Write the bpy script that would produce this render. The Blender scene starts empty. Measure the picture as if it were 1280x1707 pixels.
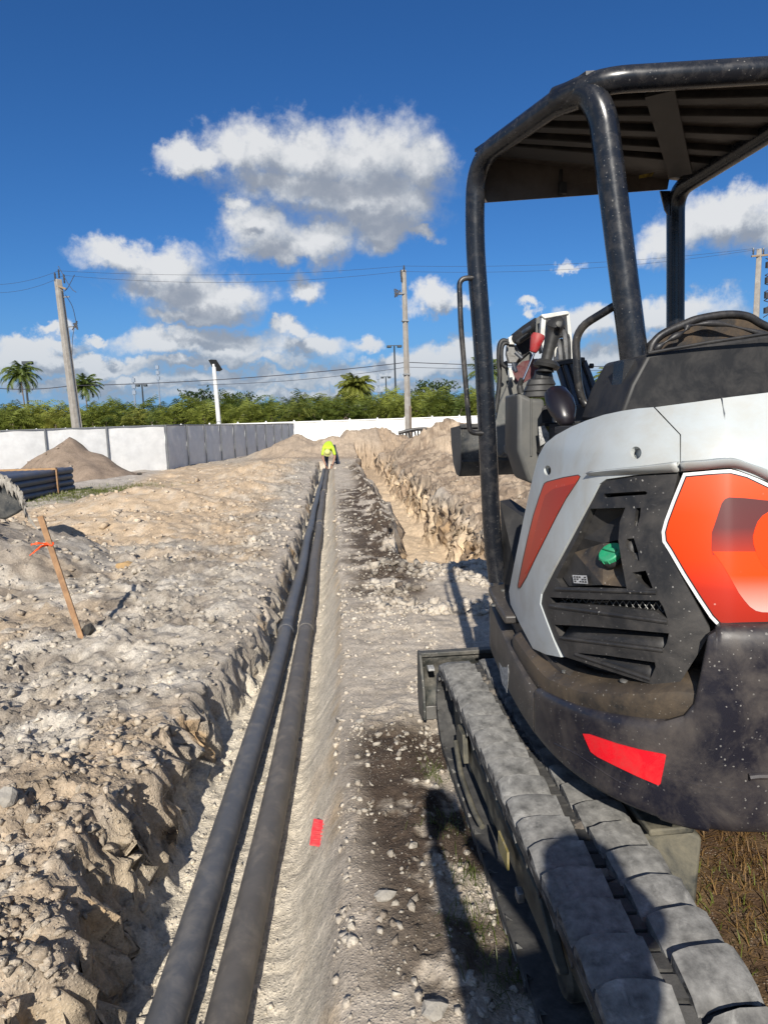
import bpy, bmesh, math, random
import numpy as np
from mathutils import Vector, Matrix
random.seed(7)
RNG = np.random.default_rng(11)
SC = bpy.context.scene
COL = SC.collection
# ------------------------------------------------------------------ camera
HC = 1.5
FPX, PW, PH = 1100.0, 1280, 1707
YAW, PITCH, ROLL = 4.65, 7.7, 1.9
y_, p_, r_ = map(math.radians, (YAW, PITCH, ROLL))
CF = Vector((math.sin(y_)*math.cos(p_), math.cos(y_)*math.cos(p_), -math.sin(p_)))
R0 = Vector((math.cos(y_), -math.sin(y_), 0)); U0 = R0.cross(CF)
CR = R0*math.cos(r_) - U0*math.sin(r_); CU = U0*math.cos(r_) + R0*math.sin(r_)
cam_d = bpy.data.cameras.new('camera'); cam = bpy.data.objects.new('camera', cam_d); COL.objects.link(cam)
cam_d.sensor_fit = 'VERTICAL'; cam_d.sensor_height = 36; cam_d.lens = 36*FPX/PH
cam_d.clip_start = 0.02; cam_d.clip_end = 3000
M = Matrix((CR, CU, -CF)).transposed().to_4x4(); M.translation = Vector((0, 0, HC)); cam.matrix_world = M
SC.camera = cam
# ------------------------------------------------------------------ sun, sky, exposure
SUN_AZ, SUN_EL = 8.5, 31.0      # azimuth the light travels towards (clockwise from +Y), elevation of the sun
SC.view_settings.view_transform = 'Standard'; SC.view_settings.look = 'None'
SC.view_settings.gamma = 1; SC.view_settings.use_curve_mapping = False
SC.view_settings.exposure = 0.62
a_, e_ = math.radians(SUN_AZ), math.radians(SUN_EL)
sun_d = bpy.data.lights.new('sun', 'SUN'); sun = bpy.data.objects.new('sun', sun_d); COL.objects.link(sun)
sun_d.energy = 4.2; sun_d.angle = math.radians(0.53); sun_d.color = (1.0, 0.94, 0.84)
sun.rotation_mode = 'QUATERNION'
sun.rotation_quaternion = Vector((math.sin(a_)*math.cos(e_), math.cos(a_)*math.cos(e_), -math.sin(e_))).to_track_quat('-Z', 'Y')
sun.location = (-3, -12, 10)

def pix_ray(px, py): return CF + CR*((px-PW/2)/FPX) - CU*((py-PH/2)/FPX)
def atz(px, py, z):
    d = pix_ray(px, py); return Vector((0, 0, HC)) + d*((z-HC)/d.z)
def aty(px, py, y):
    d = pix_ray(px, py); return Vector((0, 0, HC)) + d*(y/d.y)

class NT:
    """small helper for building node trees"""
    def __init__(s, nt): s.nt = nt; s.n = nt.nodes; s.l = nt.links
    def node(s, t, **kw):
        n = s.n.new(t)
        for k, v in kw.items(): setattr(n, k, v)
        return n
    def put(s, sock, v):
        if isinstance(v, bpy.types.NodeSocket): s.l.new(v, sock)
        elif v is not None: sock.default_value = v
    def math(s, op, a, b=None, c=None, clamp=False):
        n = s.node('ShaderNodeMath', operation=op, use_clamp=clamp)
        s.put(n.inputs[0], a)
        if b is not None: s.put(n.inputs[1], b)
        if c is not None: s.put(n.inputs[2], c)
        return n.outputs[0]
    def vmath(s, op, a, b=None):
        n = s.node('ShaderNodeVectorMath', operation=op)
        s.put(n.inputs[0], a)
        if b is not None: s.put(n.inputs[1], b)
        return n.outputs['Value'] if op in ('LENGTH', 'DOT_PRODUCT') else n.outputs[0]
    def noise(s, vec, scale, detail=4, rough=.55, dist=0, color=False):
        n = s.node('ShaderNodeTexNoise'); s.put(n.inputs['Vector'], vec)
        n.inputs['Scale'].default_value = scale; n.inputs['Detail'].default_value = detail
        n.inputs['Roughness'].default_value = rough; n.inputs['Distortion'].default_value = dist
        return n.outputs['Color' if color else 'Fac']
    def ramp(s, fac, stops):
        n = s.node('ShaderNodeValToRGB'); s.put(n.inputs[0], fac); e = n.color_ramp.elements
        while len(e) < len(stops): e.new(0.5)
        for i, (p, c) in enumerate(stops):
            e[i].position = p; e[i].color = (c[0], c[1], c[2], 1) if not isinstance(c, (int, float)) else (c, c, c, 1)
        return n.outputs[0]
    def mix(s, f, a, b, mode='MIX'):
        n = s.node('ShaderNodeMix', data_type='RGBA', blend_type=mode)
        s.put(n.inputs[0], f)
        s.put(n.inputs[6], a if isinstance(a, bpy.types.NodeSocket) else (*a[:3], 1))
        s.put(n.inputs[7], b if isinstance(b, bpy.types.NodeSocket) else (*b[:3], 1))
        return n.outputs[2]
    def mapr(s, v, a, b, c=0, d=1, smooth=True):
        n = s.node('ShaderNodeMapRange'); n.interpolation_type = 'SMOOTHSTEP' if smooth else 'LINEAR'
        s.put(n.inputs[0], v)
        for i, q in zip((1, 2, 3, 4), (a, b, c, d)): n.inputs[i].default_value = q
        return n.outputs[0]
    def comb(s, x, y, z=0):
        n = s.node('ShaderNodeCombineXYZ'); s.put(n.inputs[0], x); s.put(n.inputs[1], y); s.put(n.inputs[2], z); return n.outputs[0]

# clouds as (pixel x, pixel y, radius x, radius y) of the photograph, turned into azimuth / elevation of the sky
CLOUDS = [(590,335,120,34),(470,300,90,26),(600,370,60,30),(318,280,62,26),(380,262,60,40),(430,240,62,42),(520,252,100,56),(610,262,112,66),(700,278,56,46),(560,315,170,30),(650,345,92,52),(640,395,60,32),(705,402,38,12),
 (392,345,28,22),(430,388,64,44),(520,400,62,42),(480,425,95,22),(195,432,70,26),(270,448,80,34),(350,498,85,34),(330,525,70,16),(290,478,90,24),
 (515,488,34,22),(722,506,44,20),(765,515,40,14),(612,564,24,11),(520,572,78,20),(300,562,100,20),(395,578,64,26),(480,548,36,14),
 (1205,368,100,44),(1245,345,50,34),(1130,392,60,34),(1280,390,80,40),(1100,532,120,26),(985,532,55,24),(950,438,22,9),(760,590,80,20),(30,590,60,22),(80,540,24,8),
 (140,600,190,17),(60,570,90,16),(330,598,200,12),(700,600,130,13),(1150,600,150,18),(140,612,150,17),(640,618,220,18),(420,628,180,16),(880,600,130,26),(560,650,420,12),(890,515,20,10),(165,556,22,9),(1060,590,120,24),(200,640,200,12)]
def azel(px, py):
    d = pix_ray(px, py).normalized(); return math.atan2(d.x, d.y), math.asin(d.z)
def cloud_group():
    g = bpy.data.node_groups.new('cloud_density', 'ShaderNodeTree')
    g.interface.new_socket('Vector', in_out='INPUT', socket_type='NodeSocketVector')
    g.interface.new_socket('Density', in_out='OUTPUT', socket_type='NodeSocketFloat')
    t = NT(g); gi = t.node('NodeGroupInput'); go = t.node('NodeGroupOutput'); v = gi.outputs[0]
    sx = t.node('ShaderNodeSeparateXYZ'); t.l.new(v, sx.inputs[0])
    az = t.math('ARCTAN2', sx.outputs[0], sx.outputs[1]); el = t.math('ARCSINE', sx.outputs[2])
    w1 = t.noise(v, 7, 2, .5, color=True); w2 = t.noise(v, 26, 5, .62, color=True)
    w = t.vmath('ADD', t.vmath('MULTIPLY', t.vmath('SUBTRACT', w1, (.5, .5, .5)), (.10, .07, 0)), t.vmath('MULTIPLY', t.vmath('SUBTRACT', w2, (.5, .5, .5)), (.075, .065, 0)))
    p = t.vmath('ADD', t.comb(az, el), w)
    cur = None
    for (px, py, rx, ry) in CLOUDS:
        a0, e0 = azel(px, py); a1, _ = azel(px+rx, py); _, e1 = azel(px, py-ry)
        a = t.vmath('LENGTH', t.vmath('MULTIPLY', t.vmath('SUBTRACT', p, (a0, e0, 0)), (1/max(a1-a0, .008), 1/max(e1-e0, .008), 0)))
        if cur is None: cur = a
        else:
            n = t.node('ShaderNodeMath', operation='SMOOTH_MIN'); t.l.new(cur, n.inputs[0]); t.l.new(a, n.inputs[1]); n.inputs[2].default_value = .35; cur = n.outputs[0]
    # the same kind of broken cumulus all round the rest of the sky
    far = t.noise(t.vmath('MULTIPLY', v, (1, 1, 2.2)), 2.6, 6, .55)
    out = t.mapr(t.math('ABSOLUTE', t.math('SUBTRACT', az, math.radians(4))), math.radians(36), math.radians(48))
    up = t.mapr(el, math.radians(50), math.radians(60))
    farD = t.math('MULTIPLY', t.math('SUBTRACT', far, .56), 4.0)
    gate = t.math('MAXIMUM', out, up)
    n3 = t.math('ADD', t.math('MULTIPLY', t.noise(v, 30, 9, .66, .35), .8), t.math('MULTIPLY', t.noise(t.vmath('MULTIPLY', v, (1, 1, 2.5)), 11, 4, .6), .22))
    D = t.math('ADD', t.math('SUBTRACT', 1.0, cur), t.math('MULTIPLY', t.math('SUBTRACT', n3, .52), 1.1))
    D = t.math('MAXIMUM', D, t.math('SUBTRACT', t.math('MULTIPLY', t.math('ADD', farD, 3.0), gate), 3.0))
    t.l.new(D, go.inputs[0])
    return g
world = bpy.data.worlds.new("World"); SC.world = world; world.use_nodes = True
t = NT(world.node_tree); t.n.clear()
SKY_STR = 0.075
tc = t.node('ShaderNodeTexCoord'); dirv = t.vmath('NORMALIZE', tc.outputs['Generated'])
sky = t.node('ShaderNodeTexSky'); sky.sky_type = 'NISHITA'; sky.sun_disc = False
sky.sun_elevation = math.radians(SUN_EL); sky.sun_rotation = math.radians(180+SUN_AZ)
sky.air_density = 1.0; sky.dust_density = .25; sky.ozone_density = 3.5; sky.altitude = 0
hs = t.node('ShaderNodeHueSaturation'); t.l.new(sky.outputs[0], hs.inputs['Color']); hs.inputs['Saturation'].default_value = 1.15; hs.inputs['Value'].default_value = 1.0
skyc = t.mix(1.0, hs.outputs[0], (.36, .59, .83), 'MULTIPLY')
cg = cloud_group()
def dens(vec):
    n = t.node('ShaderNodeGroup'); n.node_tree = cg; t.put(n.inputs[0], vec); return n.outputs[0]
D0 = dens(dirv); D1 = dens(t.vmath('NORMALIZE', t.vmath('ADD', dirv, (-.018, 0, .035))))
alpha = t.mapr(D0, -.48, .46)
lit = t.math('SUBTRACT', D0, D1)
lum = t.math('ADD', t.mapr(lit, -.35, .75, 0, 1, False), 0.0, clamp=True)
thick = t.mapr(D1, .12, .80)
ccol = t.mix(lum, (.33, .38, .45), (.77, .78, .79)); ccol = t.mix(t.math('MULTIPLY', thick, .72), ccol, (.285, .315, .375))
sepz = t.node('ShaderNodeSeparateXYZ'); t.l.new(dirv, sepz.inputs[0])
lowf = t.mapr(sepz.outputs[2], .0, .18, .5, 0)
ccol = t.mix(lowf, ccol, (.30, .40, .53))
skyc = t.mix(t.mapr(sepz.outputs[2], -.02, .22, .85, 0), skyc, (.125/SKY_STR*.8, .275/SKY_STR*.8, .54/SKY_STR*.8))
ccol = t.mix(1.0, ccol, (.66/SKY_STR,)*3, 'MULTIPLY')
fin = t.mix(t.math('MULTIPLY', alpha, .95), skyc, ccol)
bg = t.node('ShaderNodeBackground'); bg.inputs[1].default_value = SKY_STR; t.l.new(fin, bg.inputs[0])
wo = t.node('ShaderNodeOutputWorld'); t.l.new(bg.outputs[0], wo.inputs[0])

# ------------------------------------------------------------------ materials
MATS = {}
def mat(name, col, rough=.6, metal=0, dust=None, dust_amt=.4, dust_scale=6, col2=None, nscale=4, bump=.0, bscale=60, spec=.5, specks=0, coat=0, up=0.0):
    m = bpy.data.materials.new(name); m.use_nodes = True; t = NT(m.node_tree); b = t.n['Principled BSDF']
    tc = t.node('ShaderNodeTexCoord'); o = tc.outputs['Object']
    c = t.mix(t.ramp(t.noise(o, nscale, 5, .6), [(.35, 0), (.65, 1)]), col, col2 or tuple(x*.8 for x in col))
    r = rough
    if dust:
        f = t.ramp(t.noise(o, dust_scale, 8, .68, .4), [(.5-.22*dust_amt, 0), (.78-.1*dust_amt, 1)])
        f = t.math('MULTIPLY', f, min(1, dust_amt*1.5))
        if up:
            g = t.node('ShaderNodeNewGeometry'); s = t.node('ShaderNodeSeparateXYZ'); t.l.new(g.outputs['Normal'], s.inputs[0])
            f2 = t.math('MULTIPLY', t.mapr(s.outputs[2], .25, .95), t.ramp(t.noise(o, dust_scale*1.7, 6, .6), [(.3, .25), (.7, 1)]))
            f = t.math('MAXIMUM', f, t.math('MULTIPLY', f2, up), clamp=True)
        c = t.mix(f, c, dust); r = t.mapr(f, 0, 1, rough, .9, False)
    if specks:
        v = t.node('ShaderNodeTexVoronoi'); t.put(v.inputs['Vector'], t.vmath('ADD', o, t.vmath('MULTIPLY', t.noise(o, 40, 2, color=True), (.01, .01, .01)))); v.inputs['Scale'].default_value = 120
        sp = t.node('ShaderNodeSeparateColor'); t.l.new(v.outputs['Color'], sp.inputs[0])
        f = t.math('MULTIPLY', t.math('LESS_THAN', v.outputs['Distance'], t.math('MULTIPLY', t.math('POWER', sp.outputs[0], 4.0), .30)), t.ramp(t.noise(o, 6, 4), [(.42, .1), (.6, 1)]))
        f = t.math('MULTIPLY', f, specks); c = t.mix(f, c, (.5, .48, .44))
        st = t.noise(t.vmath('MULTIPLY', o, (9, 9, 160)), 3, 4, .7); f = t.math('MULTIPLY', t.ramp(st, [(.66, 0), (.72, 1)]), specks*.35); c = t.mix(f, c, (.4, .39, .37))
    t.put(b.inputs['Base Color'], c); t.put(b.inputs['Roughness'], r)
    b.inputs['Metallic'].default_value = metal; b.inputs['Specular IOR Level'].default_value = spec; b.inputs['Coat Weight'].default_value = coat
    if bump:
        bn = t.node('ShaderNodeBump'); bn.inputs['Strength'].default_value = bump; bn.inputs['Distance'].default_value = .01
        t.l.new(t.noise(o, bscale, 8, .65), bn.inputs['Height']); t.l.new(bn.outputs[0], b.inputs['Normal'])
    MATS[name] = m; return m
DUST = (.33, .29, .24)
mat('black_paint', (.012, .013, .017), .3, 0, DUST, .38, 5, specks=.8, spec=.5, up=.30)
mat('canopy_paint', (.010, .012, .017), .24, 0, (.15, .135, .12), .15, 22, specks=.25, up=.10)
mat('rail_paint', (.012, .013, .016), .32, 0, DUST, .2, 9, specks=.4)
mat('counterweight_paint', (.012, .012, .020), .34, 0, (.15, .125, .10), .34, 7, specks=.35, bump=.05, bscale=40, up=.12)
mat('skirt_paint', (.016, .017, .020), .4, 0, (.17, .14, .11), .45, 6, specks=.6, bump=.06, bscale=40, up=.45)
mat('ledge_paint', (.017, .017, .018), .45, 0, (.155, .11, .065), .55, 6, specks=.4, up=.50)
mat('grille_plastic', (.015, .015, .016), .5, 0, (.10, .09, .08), .42, 9, specks=.5, bump=.05, bscale=300, up=.25)
mat('recess_plastic', (.008, .008, .009), .6, 0, (.08, .07, .06), .3, 9, up=.2)
mat('white_cover', (.47, .50, .505), .36, 0, (.33, .28, .20), .36, 5, col2=(.42, .455, .46), nscale=3, up=.0)
mat('white_line', (.8, .8, .78), .4)
mat('thin_black', (.01, .01, .01), .4)
mat('red_reflector', (.80, .010, .022), .25, 0, (.3, .08, .06), .25, 20)
mat('red_knob', (.42, .020, .025), .45, 0, (.25, .12, .10), .4, 20)
mat('green_cap', (.015, .34, .15), .4, 0, (.10, .30, .18), .45, 30)
mat('label_white', (.62, .62, .62), .5, col2=(.3, .3, .3), nscale=240)
mat('sticker_white', (.6, .6, .58), .5, 0, (.05, .05, .05), .75, 90)
mat('sticker_yellow', (.42, .32, .03), .5, 0, (.03, .02, .02), .7, 60)
mat('yellow_decal', (.25, .20, .04), .5, 0, DUST, .5, 20)
mat('rubber', (.022, .022, .023), .8, 0, (.40, .39, .365), .55, 17, col2=(.016, .016, .018), bump=.3, bscale=45, up=.62, spec=.2)
mat('belt_rubber', (.028, .028, .029), .75, 0, (.13, .125, .115), .55, 14, bump=.3, bscale=60, up=.5, spec=.3)
mat('track_steel', (.030, .033, .031), .55, .2, (.20, .18, .13), .6, 12, bump=.2, bscale=30, up=.5)
mat('blade_paint', (.020, .026, .026), .5, .2, (.22, .20, .17), .55, 9, bump=.15, bscale=30, specks=.8, up=.5)
mat('console_grey', (.085, .086, .082), .55, 0, (.17, .16, .14), .35, 10, bump=.04, bscale=200)
mat('boom_grey', (.11, .115, .11), .45, 0, (.20, .18, .15), .45, 8, specks=.5)
mat('maroon_decal', (.10, .018, .022), .45, 0, (.15, .10, .09), .4, 30)
mat('matt_black', (.012, .012, .013), .55, 0, (.07, .065, .06), .35, 12, up=.25)
mat('joystick_plastic', (.022, .022, .022), .5, 0, (.08, .075, .065), .3, 14)
mat('knob_plastic', (.012, .010, .014), .33)
mat('seat_vinyl', (.016, .016, .018), .42, 0, (.10, .09, .08), .35, 10, bump=.15, bscale=40)
mat('seat_tear', (.022, .020, .019), .8, 0, (.11, .07, .035), .5, 18, bump=.4, bscale=60)
mat('hose_blue', (.018, .028, .045), .4, 0, (.12, .12, .12), .3, 15)
mat('hose_black', (.012, .012, .013), .5, 0, (.1, .1, .09), .3, 20)
mat('chrome', (.55, .55, .55), .18, 1.0)
mat('dirty_steel', (.30, .30, .29), .4, .7, (.12, .11, .10), .6, 30)
mat('boom_white', (.66, .66, .62), .4, 0, (.2, .18, .15), .3, 14)
mat('roof_under', (.115, .10, .088), .30, .0, (.035, .028, .022), .6, 5, col2=(.055, .045, .038), nscale=2.5)
mat('pvc_grey', (.078, .084, .096), .42, 0, (.24, .22, .20), .40, 14, col2=(.068, .073, .083), up=.16)
mat('pvc_dusty', (.074, .074, .075), .5, 0, (.25, .215, .18), .46, 9, col2=(.070, .066, .062), up=.28)
mat('pvc_stack', (.085, .095, .125), .4, 0, DUST, .2, 3)
mat('wood', (.42, .26, .13), .8, 0, (.25, .15, .08), .5, 14, bump=.3, bscale=80)
mat('stake_wood', (.40, .235, .12), .8, 0, (.20, .11, .06), .6, 16, bump=.4, bscale=80)
mat('ribbon', (.90, .10, .015), .5)
mat('red_plastic', (.72, .045, .06), .4, 0, (.45, .16, .13), .4, 40)
mat('screen_cloth', (.86, .86, .85), .8, 0, (.76, .76, .74), .45, .8, bump=.3, bscale=3)
_t = NT(MATS['screen_cloth'].node_tree); _tr = _t.node('ShaderNodeBsdfTranslucent'); _tr.inputs[0].default_value = (.62, .60, .56, 1); _mx = _t.node('ShaderNodeMixShader'); _mx.inputs[0].default_value = .38
_t.l.new(_t.n['Principled BSDF'].outputs[0], _mx.inputs[1]); _t.l.new(_tr.outputs[0], _mx.inputs[2]); _t.l.new(_mx.outputs[0], _t.n['Material Output'].inputs[0])
mat('galv_post', (.20, .21, .22), .5, .4)
mat('vinyl_white', (.86, .85, .82), .45)
mat('concrete_pole', (.36, .34, .31), .85, 0, (.22, .19, .16), .5, 2, bump=.2, bscale=20)
mat('wood_pole', (.30, .23, .16), .85, 0, (.20, .14, .09), .5, 3)
mat('dark_metal', (.045, .055, .065), .5, .3)
mat('white_metal', (.72, .72, .70), .4)
mat('wire', (.035, .035, .045), .5)
mat('insulator', (.05, .05, .055), .35)
mat('dark_cloth', (.02, .022, .03), .8)
mat('hivis', (.48, .66, .03), .7, col2=(.36, .52, .03))
mat('hat_yellow', (.58, .58, .20), .6)
mat('work_shirt', (.20, .15, .10), .8)
mat('skin', (.32, .17, .11), .55)
mat('hair', (.02, .014, .01), .6)
mat('denim', (.03, .045, .08), .8)
mat('tower_paint', (.22, .27, .35), .6)
mat('roof_slate', (.16, .17, .19), .7)
mat('stucco', (.62, .60, .56), .8)
mat('glass_dark', (.02, .025, .03), .1)
mat('black_sheet', (.012, .012, .014), .45, 0, DUST, .2, 4)
mat('bag_mud', (.27, .25, .22), .9, 0, (.42, .39, .34), .6, 12, bump=.8, bscale=25)
mat('bucket_dark', (.020, .024, .028), .5, .1, (.16, .15, .13), .45, 7, specks=.7, up=.4)
mat('ledge_mud', (.13, .11, .09), .9, 0, (.22, .20, .17), .5, 20)
mat('rock_orange', (.42, .27, .12), .9, 0, (.28, .2, .12), .5, 20, bump=.6, bscale=40)
mat('rock_dark', (.045, .04, .035), .9, 0, (.1, .09, .07), .5, 20, bump=.6, bscale=40)
mat('trunk', (.17, .13, .10), .9, bump=.4, bscale=8)
def leafmat(name, a, b):
    m = bpy.data.materials.new(name); m.use_nodes = True; t = NT(m.node_tree); p = t.n['Principled BSDF']
    oi = t.node('ShaderNodeObjectInfo'); tc = t.node('ShaderNodeTexCoord')
    f = t.math('ADD', t.math('MULTIPLY', t.noise(tc.outputs['Object'], 1.6, 4, .7), .8), t.math('MULTIPLY', oi.outputs['Random'], .35))
    t.put(p.inputs['Base Color'], t.ramp(f, [(.3, a), (.8, b)])); p.inputs['Roughness'].default_value = .45
    tr = t.node('ShaderNodeBsdfTranslucent'); t.put(tr.inputs[0], t.ramp(f, [(.3, a), (.8, b)]))
    mx = t.node('ShaderNodeMixShader'); mx.inputs[0].default_value = .3; t.l.new(p.outputs[0], mx.inputs[1]); t.l.new(tr.outputs[0], mx.inputs[2])
    t.l.new(mx.outputs[0], t.n['Material Output'].inputs[0]); MATS[name] = m
leafmat('palm_leaf', (.08, .115, .02), (.27, .30, .055))
leafmat('palm_dark', (.045, .080, .016), (.14, .18, .04))
leafmat('palm_yellow', (.10, .13, .02), (.30, .30, .06))
leafmat('tree_leaf', (.02, .04, .012), (.05, .08, .02))
leafmat('straw', (.13, .065, .025), (.36, .23, .09))
leafmat('grass_green', (.05, .08, .012), (.16, .18, .035))
def decal_mat(name, stops, z0, z1):
    m = bpy.data.materials.new(name); m.use_nodes = True; t = NT(m.node_tree); p = t.n['Principled BSDF']
    tc = t.node('ShaderNodeTexCoord'); s = t.node('ShaderNodeSeparateXYZ'); t.l.new(tc.outputs['Object'], s.inputs[0])
    c = t.ramp(t.mapr(s.outputs[2], z0, z1, 0, 1, False), stops)
    v = t.node('ShaderNodeTexVoronoi'); t.put(v.inputs['Vector'], tc.outputs['Object']); v.inputs['Scale'].default_value = 34
    f = t.math('MULTIPLY', t.mapr(v.outputs['Distance'], .06, .12, 1, 0), t.ramp(t.noise(tc.outputs['Object'], 9, 3), [(.52, 0), (.6, 1)]))
    c = t.mix(t.math('MULTIPLY', f, .6), c, (.7, .5, .42))
    t.put(p.inputs['Base Color'], c); p.inputs['Roughness'].default_value = .38; p.inputs['Specular IOR Level'].default_value = .25
    MATS[name] = m

# ------------------------------------------------------------------ mesh helpers
def link(o, parent=None):
    COL.objects.link(o)
    if parent is not None:
        o.parent = parent; q = parent; off = Vector((0, 0, 0))
        while q is not None: off += q.location if q.get('_root') else Vector((0, 0, 0)); q = q.parent
        o.matrix_parent_inverse = Matrix.Translation(-off) if parent.get('_root') else Matrix.Identity(4)
def tag(o, label=None, cat=None, group=None, kind=None):
    if label: o['label'] = label
    if cat: o['category'] = cat
    if group: o['group'] = group
    if kind: o['kind'] = kind
    return o
def empty(name, loc, label, cat, group=None):
    o = bpy.data.objects.new(name, None); COL.objects.link(o); o.location = loc; o['_root'] = 1; o.empty_display_size = .2
    return tag(o, label, cat, group)
class MB:
    def __init__(s): s.v = []; s.f = []
    def add(s, vs, fs):
        b = len(s.v); s.v += [tuple(v) for v in vs]; s.f += [tuple(b+i for i in f) for f in fs]; return s
    def box(s, c, size, rot=None):
        hx, hy, hz = [q/2 for q in size]; vs = []
        for z in (-hz, hz):
            for x, y in ((-hx, -hy), (hx, -hy), (hx, hy), (-hx, hy)):
                p = Vector((x, y, z)); p = rot @ p if rot is not None else p; vs.append(p + Vector(c))
        return s.add(vs, [(3,2,1,0),(4,5,6,7),(0,1,5,4),(1,2,6,5),(2,3,7,6),(3,0,4,7)])
    def bar(s, a, b, w, h, up=(0, 0, 1)):
        a, b = Vector(a), Vector(b); d = (b-a); L = d.length; d.normalize(); u = Vector(up); r = d.cross(u)
        if r.length < 1e-4: r = d.cross(Vector((0, 1, 0)))
        r.normalize(); u = r.cross(d); rot = Matrix((r, d, u)).transposed()
        return s.box((a+b)/2, (w, L, h), rot)
    def tube(s, pts, r, n=12, r2=None, cap=True, closed=False, flat=1.0):
        pts = [Vector(p) for p in pts]; m = len(pts); rings = []
        rs = r if isinstance(r, (list, tuple)) else ([r + ((r2 if r2 is not None else r)-r)*i/(m-1) for i in range(m)])
        prev = None
        for i, p in enumerate(pts):
            if closed: d = pts[(i+1) % m]-pts[i-1]
            else: d = pts[min(i+1, m-1)]-pts[max(i-1, 0)]
            d.normalize()
            if prev is None:
                u = Vector((0, 0, 1)) if abs(d.z) < .9 else Vector((0, 1, 0)); u = (u - d*u.dot(d)).normalized()
            else: u = (prev - d*prev.dot(d)).normalized()
            prev = u; w = d.cross(u)
            rings.append([p + (u*math.cos(2*math.pi*k/n)*flat + w*math.sin(2*math.pi*k/n))*rs[i] for k in range(n)])
        vs = [q for R in rings for q in R]; fs = []
        for i in range(m if closed else m-1):
            for k in range(n):
                a = i*n+k; b = i*n+(k+1) % n; c = ((i+1) % m)*n+(k+1) % n; e = ((i+1) % m)*n+k; fs.append((a, b, c, e))
        if cap and not closed: fs += [tuple(range(n-1, -1, -1)), tuple((m-1)*n+k for k in range(n))]
        return s.add(vs, fs)
    def lathe(s, prof, n=20, base=(0, 0, 0), rot=None):
        vs = []; fs = []
        for (r, z) in prof:
            for k in range(n):
                p = Vector((r*math.cos(2*math.pi*k/n), r*math.sin(2*math.pi*k/n), z)); p = rot @ p if rot is not None else p; vs.append(p+Vector(base))
        m = len(prof)
        for i in range(m-1):
            for k in range(n): fs.append((i*n+k, i*n+(k+1) % n, (i+1)*n+(k+1) % n, (i+1)*n+k))
        fs += [tuple(range(n-1, -1, -1)), tuple((m-1)*n+k for k in range(n))]
        return s.add(vs, fs)
    def prism(s, outline, ext):
        """outline: list of 3D points (flat polygon), ext: extrusion vector"""
        n = len(outline); e = Vector(ext); o = [Vector(p) for p in outline]
        vs = o + [p+e for p in o]; fs = [tuple(range(n)), tuple(range(2*n-1, n-1, -1))] + [((i+1) % n, i, n+i, n+(i+1) % n) for i in range(n)]
        return s.add(vs, fs)
    def build(s, name, m, parent=None, smooth=40, bevel=0, seg=2, sub=0, fix=True):
        me = bpy.data.meshes.new(name); me.from_pydata(s.v, [], s.f)
        if fix:
            bm = bmesh.new(); bm.from_mesh(me); bmesh.ops.recalc_face_normals(bm, faces=bm.faces); bm.to_mesh(me); bm.free()
        me.materials.append(MATS[m] if isinstance(m, str) else m)
        if smooth is not None:
            me.polygons.foreach_set('use_smooth', [True]*len(me.polygons)); me.set_sharp_from_angle(angle=math.radians(smooth))
        o = bpy.data.objects.new(name, me); link(o, parent)
        if bevel:
            b = o.modifiers.new('bevel', 'BEVEL'); b.width = bevel; b.segments = seg; b.limit_method = 'ANGLE'; b.angle_limit = math.radians(35)
        if sub: q = o.modifiers.new('sub', 'SUBSURF'); q.levels = q.render_levels = sub
        return o
def curve(pts, sub=8):
    """Catmull-Rom through points"""
    P = [Vector(p) for p in pts]; P = [P[0]*2-P[1]]+P+[P[-1]*2-P[-2]]; out = []
    for i in range(1, len(P)-2):
        a, b, c, d = P[i-1:i+3]
        for k in range(sub):
            u = k/sub; out.append(.5*((2*b)+(c-a)*u+(2*a-5*b+4*c-d)*u*u+(-a+3*b-3*c+d)*u**3))
    out.append(P[-2]); return out
def fillet(pts, r, k=6):
    P = [Vector(p) for p in pts]; out = [P[0]]
    for i in range(1, len(P)-1):
        a = (P[i-1]-P[i]); b = (P[i+1]-P[i]); q = min(r, a.length*.45, b.length*.45); a = P[i]+a.normalized()*q; b = P[i]+b.normalized()*q
        for j in range(k+1):
            u = j/k; out.append(a*(1-u)**2+P[i]*2*u*(1-u)+b*u*u)
    out.append(P[-1]); return out

# ------------------------------------------------------------------ numpy noise
def _hash(ix, iy, s):
    h = (ix.astype(np.int64)*374761393 + iy.astype(np.int64)*668265263 + s*974634777) & 0x7fffffff
    h = ((h ^ (h >> 13))*1274126177) & 0x7fffffff
    return ((h ^ (h >> 16)) & 0xffff)/65535.0
def gn(x, y, s=0):
    ix = np.floor(x); iy = np.floor(y); fx = x-ix; fy = y-iy; ux = fx*fx*fx*(fx*(fx*6-15)+10); uy = fy*fy*fy*(fy*(fy*6-15)+10)
    def g(a, b):
        an = _hash(ix+a, iy+b, s)*2*np.pi; return np.cos(an)*(fx-a)+np.sin(an)*(fy-b)
    return 1.5*((g(0,0)*(1-ux)+g(1,0)*ux)*(1-uy)+(g(0,1)*(1-ux)+g(1,1)*ux)*uy)
def fbm(x, y, f, o=4, s=0, gain=.5):
    r = 0; a = 1
    for k in range(o): r = r+a*gn(x*f, y*f, s+k); a *= gain; f *= 2.03
    return r
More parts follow.
